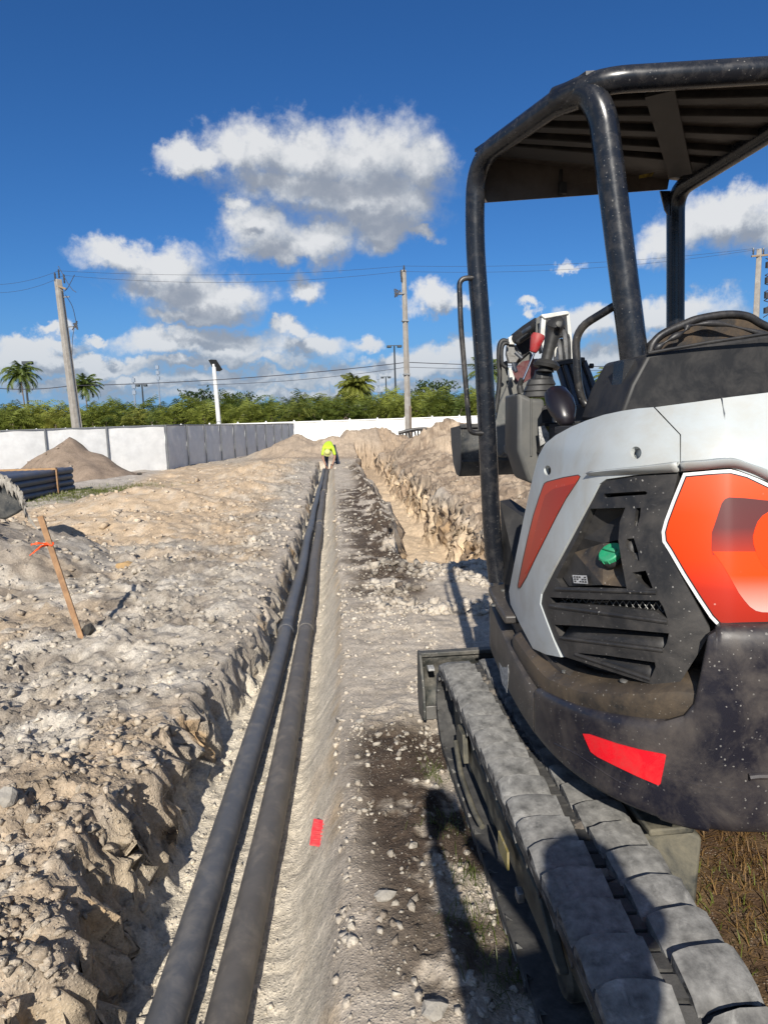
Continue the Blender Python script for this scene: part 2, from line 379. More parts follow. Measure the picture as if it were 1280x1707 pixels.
def cells(x, y, f, s=0):
    """rounded clods: 1 at a cell's centre, 0 at its rim, with a random value per cell"""
    x = x*f; y = y*f; ix = np.floor(x); iy = np.floor(y); best = np.full(np.shape(x), 9.); bid = np.zeros(np.shape(x)); sec = np.full(np.shape(x), 9.)
    for a in (-1, 0, 1):
        for b in (-1, 0, 1):
            cx = ix+a+_hash(ix+a, iy+b, s); cy = iy+b+_hash(ix+a, iy+b, s+9); d = np.hypot(x-cx, y-cy); h = _hash(ix+a, iy+b, s+17)
            m = d < best; sec = np.where(m, best, np.minimum(sec, d)); best = np.where(m, d, best); bid = np.where(m, h, bid)
    return np.clip(sec-best, 0, 1), bid
def facets(x, y, f, s=0):
    """broken angular clods: each cell is its own tilted plane"""
    x = x*f+.25*gn(x*f*.7, y*f*.7, s+3); y = y*f+.25*gn(y*f*.7, x*f*.7, s+4); ix = np.floor(x); iy = np.floor(y); best = np.full(np.shape(x), 9.); h = np.zeros(np.shape(x))
    for a in (-1, 0, 1):
        for b in (-1, 0, 1):
            r1 = _hash(ix+a, iy+b, s); r2 = _hash(ix+a, iy+b, s+9); r3 = _hash(ix+a, iy+b, s+17); dx = x-(ix+a+r1); dy = y-(iy+b+r2); d = np.hypot(dx, dy)
            m = d < best; best = np.where(m, d, best); h = np.where(m, (r3-.5)+dx*(_hash(ix+a, iy+b, s+23)-.5)*1.6+dy*(_hash(ix+a, iy+b, s+31)-.5)*1.6, h)
    return h
def ss(a, b, x): t = np.clip((x-a)/(b-a), 0, 1); return t*t*(3-2*t)

# ------------------------------------------------------------------ terrain height
FL = -0.29; KT = .953
def floor_left(y): return KT*np.interp(y, [0, 3, 4, 5, 7, 12, 23, 27], [-.70, -.68, -.61, -.54, -.50, -.46, -.38, -.36])
def floor_right(y): return KT*np.interp(y, [0, 2, 3.3, 5, 8.5, 15, 27], [-.27, -.25, -.22, -.17, -.15, -.10, .0])
def t2_left(y): return np.interp(y, [6.6, 9.3, 12, 20, 31], [.92, .95, 1.05, 1.05, 1.35])
def t2_right(y): return np.interp(y, [6.6, 9, 11, 15, 21, 31], [1.85, 1.95, 2.05, 2.1, 2.1, 2.2])
def mound(x, y, cx, cy, h, rx, ry=None, p=1.3):
    ry = ry or rx; d = np.hypot((x-cx)/rx, (y-cy)/ry); d = d+.12*gn(x*1.3+cx, y*1.3+cy, 5)
    return h*np.clip(1-d, 0, 1)**p*np.where(d < 1, 1, 0)*(1+.0*d)
MOUNDS = [(-8.35, 22.2, 1.36, 1.95, 1.7, .95), (-4.4, 7.4, .72, 2.0, 1.7, 1.1), (-3.2, 10.3, .34, 1.6, 1.2, 1), (-3.7, 13.2, .42, 2.0, 1.2, 1),
 (-2.2, 15.5, .30, 1.6, 1.6, 1), (-2.0, 20, .40, 1.8, 2.2, 1), (-1.5, 25, .35, 1.4, 2, 1), (-1.5, 34, 1.05, 2.6, 3, .9), (1.0, 33, .9, 1.7, 2.2, .9), (2.9, 34, 1.35, 2.5, 2.5, .9),
 (6.5, 29, 1.3, 4.2, 4.5, .75), (4.0, 22, .4, 1.6, 3, 1), (10, 26, 1.1, 4, 4, .8), (4.2, 14, .25, 1.5, 3, 1), (13, 20, .8, 4, 6, 1),(4.6, 26.5, .95, 2.4, 3, .9), (-1.2, 2.0, .10, .5, 1.3, 1), (-1.9, 1.4, .12, .8, .8, 1)]
def height(x, y):
    x = np.asarray(x, float); y = np.asarray(y, float)
    near = 1-ss(20, 45, np.hypot(x, y))
    wob = fbm(x, y, .9, 3, 3)*.09 + fbm(x, y, 5, 3, 13)*.035
    z = fbm(x, y, .22, 3, 1)*.05*(1-ss(40, 80, np.hypot(x, y)))
    left = ss(-.55, -.95, x)*(1-ss(-5, -6.5, x+.12*(y-8)))*(1-ss(26, 32, y))          # rubbly spoil bank left of the pipe trench
    right = ss(-.1, .3, x)
    # clods
    c1, b1 = cells(x+fbm(x, y, 6, 2, 40)*.05, y, 5.5, 2); c2, b2 = cells(x+fbm(x, y, 14, 2, 41)*.02, y, 15, 6); c3, b3 = cells(x, y, 40, 8)
    gate = ss(-.25, .45, fbm(x, y, 1.7, 3, 45))
    lump = (np.minimum(c1*1.6, 1)*b1**3*.050 + np.minimum(c2*2, 1)*b2**2.5*.030)*gate + np.minimum(c3*2, 1)*b3**2*.010
    bil = np.abs(fbm(x, y, 6.5, 3, 46, .55))*.040*(.4+.6*gate)+np.abs(fbm(x, y, 22, 3, 48, .6))*.016
    z = z + left*(.05 + fbm(x, y, 1.1, 4, 21)*.055 + (1-np.abs(fbm(x, y, 2.6, 4, 23)))*.05 - .05 + lump*1.0)
    fa, fb_, fc_ = facets(x, y, 7, 301), facets(x, y, 16, 303), facets(x, y, 37, 305)
    rubble = (fa*.033+fb_*.023+fc_*.012)*(1-.45*ss(6, 12, y))
    z = z + left*(fbm(x, y, 9, 5, 26, .6)*.012+bil*.45+rubble*(.30+.9*ss(-.35, .45, fbm(x, y, 1.3, 3, 307))))
    z = z + right*(fbm(x, y, 2.0, 4, 31)*.018 + (lump*.12+rubble*.42)*(.25+ss(-.1, .4, fbm(x, y, 1.4, 2, 33))) + fbm(x, y, 12, 5, 35, .6)*.007)
    for m in MOUNDS: z = z + mound(x, y, *m)*(1+.07*fbm(x, y, 2.5, 4, 50))
    z = z + ss(t2_right(y)+.2, t2_right(y)+.7, x)*ss(6, 8, y)*(1-ss(34, 40, y))*(facets(x, y, 3.2, 331)*.09+facets(x, y, 8, 333)*.05+fbm(x, y, 1.1, 4, 335, .6)*.10-.08)
    z = z + (1-left)*(1-right)*lump*.15*near
    heap = np.exp(-((x-t2_left(y)+.22+.08*fbm(x*.1, y, .8, 2, 37))/.17)**2)*ss(7, 8, y)*(1-ss(24, 28, y)); z = z+heap*(.06+.07*fbm(x, y, 2.2, 4, 38, .6)+rubble*1.6)
    # low rise of soil along the edge of the big trench, behind which the dark soil lies
    # pipe trench
    jag = fbm(x, y, 1.3, 2, 60)*.05 + (fbm(x, y, 1.9, 3, 62)*.08 + fbm(x, y, 6, 5, 64, .62)*.018 + fa*.03)*(.35+.9*ss(-.3, .4, fbm(x*.5, y, .9, 2, 69)))
    cy1, cb1 = cells(x*.7, y, 6.5, 71); jag = jag+(cb1-.5)*.05*np.minimum(cy1*3, 1)
    xl = floor_left(y); wl = np.interp(y, [0, 2, 4, 7, 30], [.26, .24, .16, .10, .08])*(1+.5*gn(x*2, y*2, 66))
    L = ss(xl-wl, xl, x+jag*ss(.04, .14, xl-x+.08)); L = L
    xr = floor_right(y); Rr = 1-ss(xr, xr+.26, x+fbm(x, y, 1.1, 3, 68)*.014)
    tr = np.minimum(L, Rr)*(1-ss(27, 27.5, y))
    floorz = FL + fbm(x, y, 2.2, 3, 80)*.012 + fbm(x*.35, y, 24, 3, 82)*.004 + fbm(x, y, 20, 4, 83)*.005
    floorz = floorz + .02*ss(.15, -.05, np.abs(x-xl))*np.clip(fbm(x, y, 10, 3, 84)+.3, 0, 1)
    z = z*(1-tr)+floorz*tr
    wz = np.where(x < (xl+xr)/2, 1.0, .04)*4*tr*(1-tr)
    z = z + wz*np.interp(y, [0, 3, 6], [1.7, 1.3, 1.0])*(fbm(x, y, 5, 4, 85, .6)*.05 + fa*.085+fb_*.05 - np.abs(fbm(x, y, 14, 4, 86, .6))*.03)
    # the deep trench
    w = fbm(x, y, .6, 3, 90)*.20+(fbm(x, y, 3.1, 6, 92, .66)*.022+facets(x, y, 2.2, 311)*.05)*(.3+ss(-.3, .4, fbm(x*.4, y, .7, 2, 95)))
    a = ss(t2_left(y)-.10, t2_left(y)+.06, x+w); tw = .60+.3*gn(x*.5, y*.45, 97); b = 1-ss(t2_right(y), t2_right(y)+tw, x+w*1.3)
    e = ss(6.7, 7.3, y+w*1.2)*(1-ss(31, 32.5, y))
    t2 = np.minimum(np.minimum(a, b), e)
    f2 = -1.08 + fbm(x, y, .8, 4, 99)*.10 + .35*ss(27, 31, y)
    z = z*(1-t2)+f2*t2 + 4*t2*(1-t2)*(fbm(x, y, 4, 5, 98, .6)*.10+fbm(x*.6, y*.6, 1.6, 3, 87)*.12+fa*.10+facets(x, y, 3, 313)*.12)
    # flat compacted pad under the excavator's tracks
    pad = ss(.30, .44, x)*(1-ss(2.1, 2.3, x))*ss(.1, .6, y)*(1-ss(3.1, 3.5, y)); z = z*(1-pad)+pad*(z*.25-.012)
    return z, dict(left=left, right=right, tr=tr, t2=t2, L=L, b=b, a=a, e=e)
def hz(x, y): return float(height(np.array([x]), np.array([y]))[0][0])

def colour(x, y, z, m, slope):
    n1 = fbm(x, y, .8, 4, 101); n2 = fbm(x, y, 3.5, 5, 103, .6); n3 = fbm(x, y, 16, 4, 105, .6)
    def c(*q): return np.array(q)[None, :]*np.ones((len(x), 1))
    col = c(.40, .345, .275)
    def blend(f, q):
        nonlocal col; f = np.clip(f, 0, 1)[:, None]; col = col*(1-f)+c(*q)*f
    blend(m['left'], (.335, .295, .24))
    blend(m['left']*ss(.1, .6, n2)*.6, (.45, .405, .335))
    blend(m['left']*ss(.25, .6, fbm(x, y, 1.1, 4, 107))*.75, (.23, .195, .155))
    blend(m['left']*ss(-.1, .45, fbm(x, y, .5, 4, 108)+.5*np.exp(-((x+1.0)**2/.5+(y-1.9)**2/1.5)))*.45, (.38, .265, .15))
    blend(m['left']*ss(.15, .5, fbm(x, y, 2.6, 5, 321, .6))*.6, (.52, .475, .40)); blend(m['left']*ss(.25, .55, fbm(x, y, 1.9, 5, 323, .6))*.55, (.19, .155, .12))
    # tan sand on the middle distance of the left
    tan = ss(6.5, 9.5, y+n1*1.5)*(1-ss(-.6, -1.4, -x-2.4+n1*.5))*(1-m['tr'])*(1-ss(21, 26, y))
    tan = ss(7.5, 9.5, y+n1*1.5)*ss(-.9, -1.9, x+n1*.7)*(1-ss(24, 30, y))
    blend(tan*.85, (.46, .345, .225)); blend(tan*ss(.1, .5, n2)*.6, (.42, .36, .28))
    road = ss(-4.8, -5.6, x+.10*(y-16)+n1*.3)*ss(12.5, 14, y)*(1-ss(32, 40, y)); blend(road*.8, (.36, .335, .30))
    grass = np.exp(-((x+5.8)/1.4)**4-((y-16.2)/2.2)**4)*ss(-.35, .2, n2); blend(grass*.9, (.13, .125, .045))
    gm = ss(.1, .5, mound(x, y, -8.35, 22.2, 1.0, 2.4, 2.2, 1)*3); blend(gm, (.235, .18, .135))
    bigl = ss(.02, .25, mound(x, y, -4.4, 7.4, .6, 2.0, 1.7, 1.1)); blend(bigl*.7, (.27, .235, .195))
    # right bank
    rb = m['right']*(1-m['tr'])
    blend(rb*ss(.1, .5, n2)*.35, (.46, .41, .335))
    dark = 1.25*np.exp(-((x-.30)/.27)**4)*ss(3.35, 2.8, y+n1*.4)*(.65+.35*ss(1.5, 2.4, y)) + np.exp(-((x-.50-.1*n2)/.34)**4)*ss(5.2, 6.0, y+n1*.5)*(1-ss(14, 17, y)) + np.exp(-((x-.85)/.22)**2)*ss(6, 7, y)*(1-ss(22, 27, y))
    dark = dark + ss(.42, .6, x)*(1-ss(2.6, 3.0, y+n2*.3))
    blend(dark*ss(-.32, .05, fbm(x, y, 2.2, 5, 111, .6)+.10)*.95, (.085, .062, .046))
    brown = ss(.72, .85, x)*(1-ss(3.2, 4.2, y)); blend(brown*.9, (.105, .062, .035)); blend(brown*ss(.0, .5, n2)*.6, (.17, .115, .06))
    # trench floor and slopes
    pale = m['tr']*ss(-.36, -.20, -z+0*z-.5) if False else ss(.25, .8, m['tr'])
    blend(pale, (.56, .50, .395)); blend(pale*ss(.2, .6, n2)*.5, (.46, .40, .30))
    wall = m['L']*0+ss(.04, .3, m['tr'])*(1-ss(.72, .95, m['tr'])); 
    blend(wall*ss(-.2, .4, n1+n2*.5)*.7, (.36, .285, .19)); blend(wall*ss(.3, .6, n2)*.6, (.42, .26, .11))
    blend(ss(.10, .4, m['tr'])*(x > -.3)*.7, (.54, .48, .38)); blend(ss(.02, .15, m['tr'])*(x > -.3)*(1-ss(.2, .5, m['tr']))*ss(-.2, .3, n2)*.6, (.44, .34, .22))
    t2 = ss(.05, .5, m['t2']); blend(t2, (.52, .405, .275)); wl2 = t2*(1-ss(.8, .97, m['t2'])); blend(wl2*ss(-.2, .2, fbm(x*.7, y, 1.9, 6, 115, .7))*.9, (.235, .165, .11))
    blend(wl2*ss(.1, .5, fbm(x*.5, y, 5, 4, 116, .65))*.45, (.56, .38, .20))
    rt = ss(t2_right(y)+.25, t2_right(y)+.5, x)*ss(5, 7, y)*(1-t2)*(1-ss(36, 42, y)); blend(rt*.85, (.36, .275, .19)); blend(rt*ss(-.1, .3, n1+n2)*.75, (.19, .14, .10))
    farb = ss(26, 30, y+n1)*(1-ss(40, 45, y))*ss(-4, -3, x); blend(farb*.7, (.30, .225, .155))
    farg = ss(44, 54, np.hypot(x, y)); blend(farg*.7, (.30, .28, .22)); blend(ss(64, 80, np.hypot(x, y)), (.10, .11, .045))
    col = col*(1+.16*n3[:, None]+.10*n2[:, None])
    k = ss(.10, .25, col[:, 1])[:, None]; col = col*(1+k*np.array([.13, .13, .15])[None])
    return np.clip(col, .01, .85)

def graded(lo, hi, fine_lo, fine_hi, d, g):
    xs = list(np.arange(fine_lo, fine_hi, d)); s = d; q = fine_hi
    while q < hi: s = max(d, min(s*(1+g), 60)); q += s; xs.append(q)
    s = d; q = fine_lo; left = []
    while q > lo: s = max(d, min(s*(1+g), 60)); q -= s; left.append(q)
    return np.array(left[::-1]+xs)
gx = graded(-900, 900, -1.6, 2.75, .0150, .024)
gy = []; q = .55
while q < 900: gy.append(q); q += min(60, max(.011, q*.0052) if q < 34 else max(.18, (q-34)*.05+.18))
gy = np.array([-900, -300, -100, -40, -15, -6, -3, -1.5, -.7, -.2, .1, .3, .45]+gy)
GX, GY = np.meshgrid(gx, gy); fxv, fyv = GX.ravel(), GY.ravel()
gz, msk = height(fxv, fyv)
# the walls of both trenches are broken sideways too, so that they read as torn ground
wm = 4*msk['tr']*(1-msk['tr'])*(fxv < -.3)
dxw = wm*(facets(fyv+.3*fxv, gz*1.3, 8, 401)*.060+facets(fyv, gz, 19, 403)*.030+fbm(fyv, gz, 14, 4, 405, .6)*.014)
wm2 = 4*msk['t2']*(1-msk['t2'])
dxw = dxw+wm2*(facets(fyv+.2*fxv, gz*1.2, 3.2, 407)*.13+facets(fyv+.3*fxv, gz*1.3, 8, 409)*.10+facets(fyv, gz, 19, 410)*.05+fbm(fyv, gz, 9, 4, 411, .6)*.04)
px_ = fxv+dxw
nx, ny = len(gx), len(gy)
def dirt_mat():
    m = bpy.data.materials.new('dirt'); m.use_nodes = True; t = NT(m.node_tree); b = t.n['Principled BSDF']
    at = t.node('ShaderNodeAttribute', attribute_name='albedo'); g = t.node('ShaderNodeTexCoord'); o = g.outputs['Object']
    n = t.noise(o, 55, 8, .72); c = t.mix(1.0, at.outputs['Color'], t.ramp(n, [(.3, .62), (.5, 1.0), (.72, 1.32)]), 'MULTIPLY')
    n2 = t.noise(o, 7, 6, .65); c = t.mix(1.0, c, t.ramp(n2, [(.3, .82), (.7, 1.14)]), 'MULTIPLY')
    v = t.node('ShaderNodeTexVoronoi'); t.put(v.inputs['Vector'], o); v.inputs['Scale'].default_value = 90
    f = t.math('MULTIPLY', t.mapr(v.outputs['Distance'], .15, .3, 1, 0), t.ramp(t.noise(o, 5, 3), [(.42, 0), (.62, .55)])); c = t.mix(f, c, (.55, .51, .43))
    t.put(b.inputs['Base Color'], c); b.inputs['Roughness'].default_value = .95; b.inputs['Specular IOR Level'].default_value = .15
    bn = t.node('ShaderNodeBump'); bn.inputs['Strength'].default_value = .75; bn.inputs['Distance'].default_value = .012
    h = t.math('ADD', t.noise(o, 70, 9, .7), t.math('MULTIPLY', t.mapr(v.outputs['Distance'], 0, .5, 1, 0), .35)); t.l.new(h, bn.inputs['Height']); t.l.new(bn.outputs[0], b.inputs['Normal'])
    MATS['dirt'] = m; return m
dirt_mat()
me = bpy.data.meshes.new('ground')
ii = np.arange(nx*ny).reshape(ny, nx); quads = np.stack([ii[:-1, :-1], ii[:-1, 1:], ii[1:, 1:], ii[1:, :-1]], -1).reshape(-1, 4)
me.vertices.add(nx*ny); me.vertices.foreach_set('co', np.stack([px_, fyv, gz], 1).ravel().astype(np.float32))
me.loops.add(len(quads)*4); me.loops.foreach_set('vertex_index', quads.ravel().astype(np.int32))
me.polygons.add(len(quads)); me.polygons.foreach_set('loop_start', np.arange(0, len(quads)*4, 4, dtype=np.int32)); me.polygons.foreach_set('loop_total', np.full(len(quads), 4, dtype=np.int32))
me.polygons.foreach_set('use_smooth', np.ones(len(quads), dtype=bool)); me.update()
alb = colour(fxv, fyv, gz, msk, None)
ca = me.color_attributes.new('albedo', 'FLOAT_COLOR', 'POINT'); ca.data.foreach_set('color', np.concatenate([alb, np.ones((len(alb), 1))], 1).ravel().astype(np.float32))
me.materials.append(MATS['dirt']); ground = bpy.data.objects.new('ground', me); COL.objects.link(ground); tag(ground, kind='structure')
print('ground', nx, ny, nx*ny)

# ------------------------------------------------------------------ loose stones and clods (uncountable)
def scatter_stones(name, n, region, sizes, colr, seed, dens=None, label=None, cat='stones'):
    rng = np.random.default_rng(seed); phi = (1+5**.5)/2
    ico = np.array([(-1,phi,0),(1,phi,0),(-1,-phi,0),(1,-phi,0),(0,-1,phi),(0,1,phi),(0,-1,-phi),(0,1,-phi),(phi,0,-1),(phi,0,1),(-phi,0,-1),(-phi,0,1)])/1.9
    fc = np.array([(0,11,5),(0,5,1),(0,1,7),(0,7,10),(0,10,11),(1,5,9),(5,11,4),(11,10,2),(10,7,6),(7,1,8),(3,9,4),(3,4,2),(3,2,6),(3,6,8),(3,8,9),(4,9,5),(2,4,11),(6,2,10),(8,6,7),(9,8,1)])
    x, y = region(rng, n*3)
    z, mk = height(x, y)
    keep = (rng.random(len(x)) < (dens(x, y, mk) if dens is not None else 1)); x, y, z = x[keep][:n], y[keep][:n], z[keep][:n]
    n = len(x); s = sizes[0]+(sizes[1]-sizes[0])*rng.random(n)**sizes[2]; s = s*np.clip(np.hypot(x, y)/3.0, .8, 3)**.35
    V = ico[None]*(1+.34*rng.standard_normal((n, 12, 1)))+.10*rng.standard_normal((n, 12, 3)); V = V*(rng.random((n, 1, 3))*.7+.5)*s[:, None, None]
    an = rng.random(n)*6.283; ca_, sa_ = np.cos(an)[:, None], np.sin(an)[:, None]
    X = V[:, :, 0]*ca_-V[:, :, 1]*sa_; Y = V[:, :, 0]*sa_+V[:, :, 1]*ca_; V = np.stack([X, Y, V[:, :, 2]*.8], -1)
    V = V+np.stack([x, y, z+s*.12], 1)[:, None, :]
    F = (fc[None]+(np.arange(n)*12)[:, None, None]).reshape(-1, 3)
    me = bpy.data.meshes.new(name); me.vertices.add(n*12); me.vertices.foreach_set('co', V.ravel().astype(np.float32))
    me.loops.add(len(F)*3); me.loops.foreach_set('vertex_index', F.ravel().astype(np.int32)); me.polygons.add(len(F))
    me.polygons.foreach_set('loop_start', np.arange(0, len(F)*3, 3, dtype=np.int32)); me.polygons.foreach_set('loop_total', np.full(len(F), 3, dtype=np.int32)); me.update()
    base = colour(x, y, z, {k: v[keep][:n] for k, v in mk.items()}, None); lite = np.array([.56, .51, .43])[None]; f = (colr*rng.random(n))[:, None]
    c = np.repeat(base*(1-f)+lite*f, 12, 0); ca = me.color_attributes.new('albedo', 'FLOAT_COLOR', 'POINT'); ca.data.foreach_set('color', np.concatenate([c, np.ones((len(c), 1))], 1).ravel().astype(np.float32))
    me.materials.append(MATS['dirt']); o = bpy.data.objects.new(name, me); COL.objects.link(o); tag(o, label, cat, kind='stuff'); return o
def reg_left(rng, n):
    y = 1.2*np.exp(rng.random(n)*math.log(15/1.2)); return -.6-(rng.random(n)**1.1)*(.25+y*.62), y
def reg_right(rng, n):
    y = 1.2*np.exp(rng.random(n)*math.log(13/1.2)); return -.05+rng.random(n)*np.interp(y, [0, 3, 6, 13], [.62, .62, .9, 1.1]), y
def reg_far(rng, n):
    y = 8*np.exp(rng.random(n)*math.log(32/8)); return -.5+(rng.random(n)-.5)*y*1.1, y
d_left = lambda x, y, m: np.where((m['tr'] < .3) & (m['t2'] < .05), .35+.65*ss(-.2, .4, fbm(x, y, 1.6, 3, 200)), .05)
d_right = lambda x, y, m: np.where((m['tr'] < .15) & (m['t2'] < .05), .15+.85*ss(-.1, .5, fbm(x, y, 1.8, 3, 201)), .0)
scatter_stones('rubble_stones', 20000, reg_left, (.002, .030, 6.5), .5, 1, d_left, 'loose pale limestone rubble strewn over the left bank', 'stones')
scatter_stones('white_pebbles', 6500, reg_right, (.0015, .019, 5.5), .95, 2, d_right, 'small pale pebbles on the strip between trench and excavator', 'stones')
scatter_stones('distant_clods', 4500, reg_far, (.006, .05, 5.0), .35, 3, lambda x, y, m: np.where((m['tr'] < .2), np.where(m['t2'] > .05, .12, .8*ss(-.2, .4, fbm(x, y, .8, 3, 202))), 0), 'scattered dirt clods on the far ground', 'clods')
scatter_stones('trench_crumbs', 2500, lambda rng, n: ((lambda y: (floor_left(y)+rng.random(n)**2.2*.42, y))(1.3*np.exp(rng.random(n)*math.log(14)))), (.002, .014, 3.0), .9, 4, None, 'crumbs of limestone fallen on the pale trench floor', 'crumbs')

scatter_stones('trench_lip_rubble', 2600, lambda rng, n: (.35+rng.random(n)*1.3, 5.0+rng.random(n)*2.0), (.004, .045, 5.5), .6, 8, lambda x, y, m: np.where(m['t2'] > .3, .15, .9*ss(-.2, .4, fbm(x, y, 1.4, 3, 330))), 'broken limestone rubble heaped at the near end of the deep trench', 'rubble')

def rock(name, px, py, s, m, label, seed, squash=.7):
    p = atz(px, py, 0)
    for _ in range(6): p = atz(px, py, hz(p.x, p.y))
    bm = bmesh.new(); bmesh.ops.create_icosphere(bm, subdivisions=2, radius=1); rnd = random.Random(seed)
    o = Vector((rnd.random()*9, rnd.random()*9, 0))
    for v in bm.verts:
        c = v.co; k = 1+.35*float(gn(np.array([c.x*1.5+o.x+c.z]), np.array([c.y*1.5+o.y]), 7)[0])+.12*float(gn(np.array([c.x*4+o.x]), np.array([c.y*4+c.z*4]), 8)[0])
        k *= rnd.uniform(.86, 1.14); v.co = Vector((c.x*s[0]*k, c.y*s[1]*k, c.z*s[2]*k))
    me = bpy.data.meshes.new(name); bm.to_mesh(me); bm.free(); me.materials.append(MATS[m]); ob = bpy.data.objects.new(name, me); ob.location = p+Vector((0, 0, s[2]*.35)); COL.objects.link(ob)
    return tag(ob, label, 'rock')
rock('rock', 210, 948, (.10, .07, .06), 'rock_orange', 'orange tinted limestone lump on the grey rubble right of the wooden stake', 1)
rock('rock', 148, 1052, (.04, .045, .035), 'rock_dark', 'dark soil clod lying at the foot of the wooden stake', 2)
rock('rock', 10, 1335, (.05, .04, .04), 'bag_mud', 'grey rounded stone on the rubble at the left edge of the picture', 3)
rock('rock', 600, 1205, (.0, .0, .0) if False else (.02, .02, .015), 'bag_mud', 'small pale stone beside the dark soil in front of the dozer blade', 5)
rock('rock', 720, 1690, (.035, .028, .022), 'bag_mud', 'pale stone at the bottom edge of the picture beside the shadow', 6)
rock('rock', 640, 1497, (.035, .02, .02), 'bag_mud', 'flat pale stone on the dark soil right of the red plastic piece', 9)

# ------------------------------------------------------------------ conduits in the trench
def conduit(label, pts, joints, m, name='conduit_run'):
    pts = [(x*KT, y*KT) for x, y in pts]; joints = [j*KT for j in joints]
    cv = curve([(x, y, FL+.062+.004) for x, y in pts], 14); cv = [Vector((p.x+.006*math.sin(p.y*1.7+pts[0][0]*9), p.y, p.z+.004*math.sin(p.y*2.1))) for p in cv]
    root = empty(name, cv[0], label, 'pipe', 'grey conduits laid in the trench')
    ys = [p.y for p in cv]; cuts = [ys[0]]+joints+[ys[-1]]
    for a, b in zip(cuts[:-1], cuts[1:]):
        seg = [p for p in cv if a-.001 <= p.y <= b+.3]
        MB().tube(seg, .060, 28).build('pipe_section', m, root, 60)
    for j in joints:
        k = min(range(len(cv)), key=lambda i: abs(ys[i]-j)); p = cv[k]; d = (cv[k+1]-cv[k-1]).normalized()
        MB().tube([p-d*.10, p-d*.095, p+d*.06, p+d*.075], [.062, .067, .067, .061], 28).build('pipe_collar', m, root, 40)
    return root
conduit('smooth grey plastic conduit on the left in the pale trench', [(-.66, .9), (-.57, 1.89), (-.50, 3.8), (-.44, 5.84), (-.405, 8.2), (-.385, 10.55), (-.33, 16), (-.24, 22.16), (-.19, 26.9)], [5.85, 11.6, 17.5], 'pvc_grey')
conduit('dustier grey plastic conduit on the right in the pale trench', [(-.44, .9), (-.385, 1.89), (-.31, 3.8), (-.262, 5.84), (-.25, 8.2), (-.225, 10.55), (-.19, 16), (-.115, 22.16), (-.06, 26.9)], [5.85, 11.9, 17.8], 'pvc_dusty')

# red plastic piece on the trench shoulder
p0 = atz(530, 1385, 0)
for _ in range(6): p0 = atz(530, 1385, hz(p0.x, p0.y))
def redp(px, py, dz=0): q = atz(px, py, p0.z+.02+dz); return q
rp = empty('plastic_tray', p0, 'red ribbed plastic piece lying on the right shoulder of the trench', 'plastic scrap')
MB().prism([redp(523, 1364, .03), redp(549, 1369, .02), redp(538, 1391), redp(535, 1410), redp(516, 1407), redp(519, 1385, .012)], (0, 0, -.006)).build('plate', 'red_plastic', rp, bevel=.001)
for k in range(5):
    u = .15+k*.17; a = redp(523-5*u, 1364+42*u, .032-.03*u); b = redp(547-11*u, 1370+36*u, .026-.022*u)
    MB().tube([a.lerp(b, .12), a.lerp(b, .88)], .0022, 6).build('rib', 'red_plastic', rp)
MB().tube([redp(549, 1369, .022), redp(538, 1391, .003), redp(535, 1410, .003)], .003, 6).build('rim', 'red_plastic', rp)

# wooden stake with ribbon
b = atz(135, 1060, 0)
for _ in range(6): b = atz(135, 1060, hz(b.x, b.y))
st = empty('survey_stake', b, 'wooden survey stake with orange ribbon leaning in the grey rubble', 'stake')
top = aty(67, 858, b.y+.05); d = (top-b).normalized()
MB().bar(b-d*.08, top-d*.01, .038, .016, (0, -1, .2)).build('stick', 'stake_wood', st, bevel=.0015)
kn = b.lerp(top, .76)
MB().tube([kn+Vector((math.cos(q)*.024, math.sin(q)*.013, .01*math.sin(q*2))) for q in np.linspace(0, 2*math.pi, 14)[:-1]], .006, 6, closed=True).build('ribbon_knot', 'ribbon', st)
for (px, py, w) in ((52, 908, .013), (56, 922, .014), (50, 926, .010), (62, 916, .010)):
    e = aty(px, py, b.y-.02); mid = kn.lerp(e, .5)+Vector((0, -.02, .012)); pts = curve([kn, mid, e], 5); mb = MB(); vs = []
    for i, q in enumerate(pts): s = Vector((0, .3, 1)).normalized()*w*(.5+.2*math.sin(i*1.3)); vs += [q-s, q+s]
    mb.add(vs, [(2*i, 2*i+1, 2*i+3, 2*i+2) for i in range(len(pts)-1)]); rb = mb.build('ribbon_tail', 'ribbon', st, fix=False)
    q = rb.modifiers.new('s', 'SOLIDIFY'); q.thickness = .001

# ------------------------------------------------------------------ EXCAVATOR
EX = empty('mini_excavator', (1.22, 2.0, 0), 'white and black mini excavator with open canopy and orange side decal, parked by the trench', 'excavator')
bot = [(815, 1080), (822, 1100), (835, 1130), (860, 1180), (900, 1240), (950, 1290), (1010, 1330), (1080, 1362), (1140, 1382), (1200, 1395), (1250, 1398)]
cp = [atz(a, b, .57) for a, b in bot]
cp = [(.72, 3.1), (.665, 2.78)]+[(p.x, p.y) for p in cp]+[(1.08, 1.245), (1.35, 1.25), (1.58, 1.33), (1.76, 1.55), (1.83, 1.9)]
cv = [Vector((p.x, p.y)) for p in curve([(a, b, 0) for a, b in cp], 12)]
for _ in range(30): cv = [cv[0]]+[(cv[i-1]+cv[i]*2+cv[i+1])/4 for i in range(1, len(cv)-1)]+[cv[-1]]
SL = [0]
for a, b in zip(cv[:-1], cv[1:]): SL.append(SL[-1]+(b-a).length)
SL = np.array(SL); CX = np.array([p.x for p in cv]); CY = np.array([p.y for p in cv])
tx, ty = np.gradient(CX), np.gradient(CY); tl = np.hypot(tx, ty); NX, NY = -ty/tl, tx/tl       # pointing inward
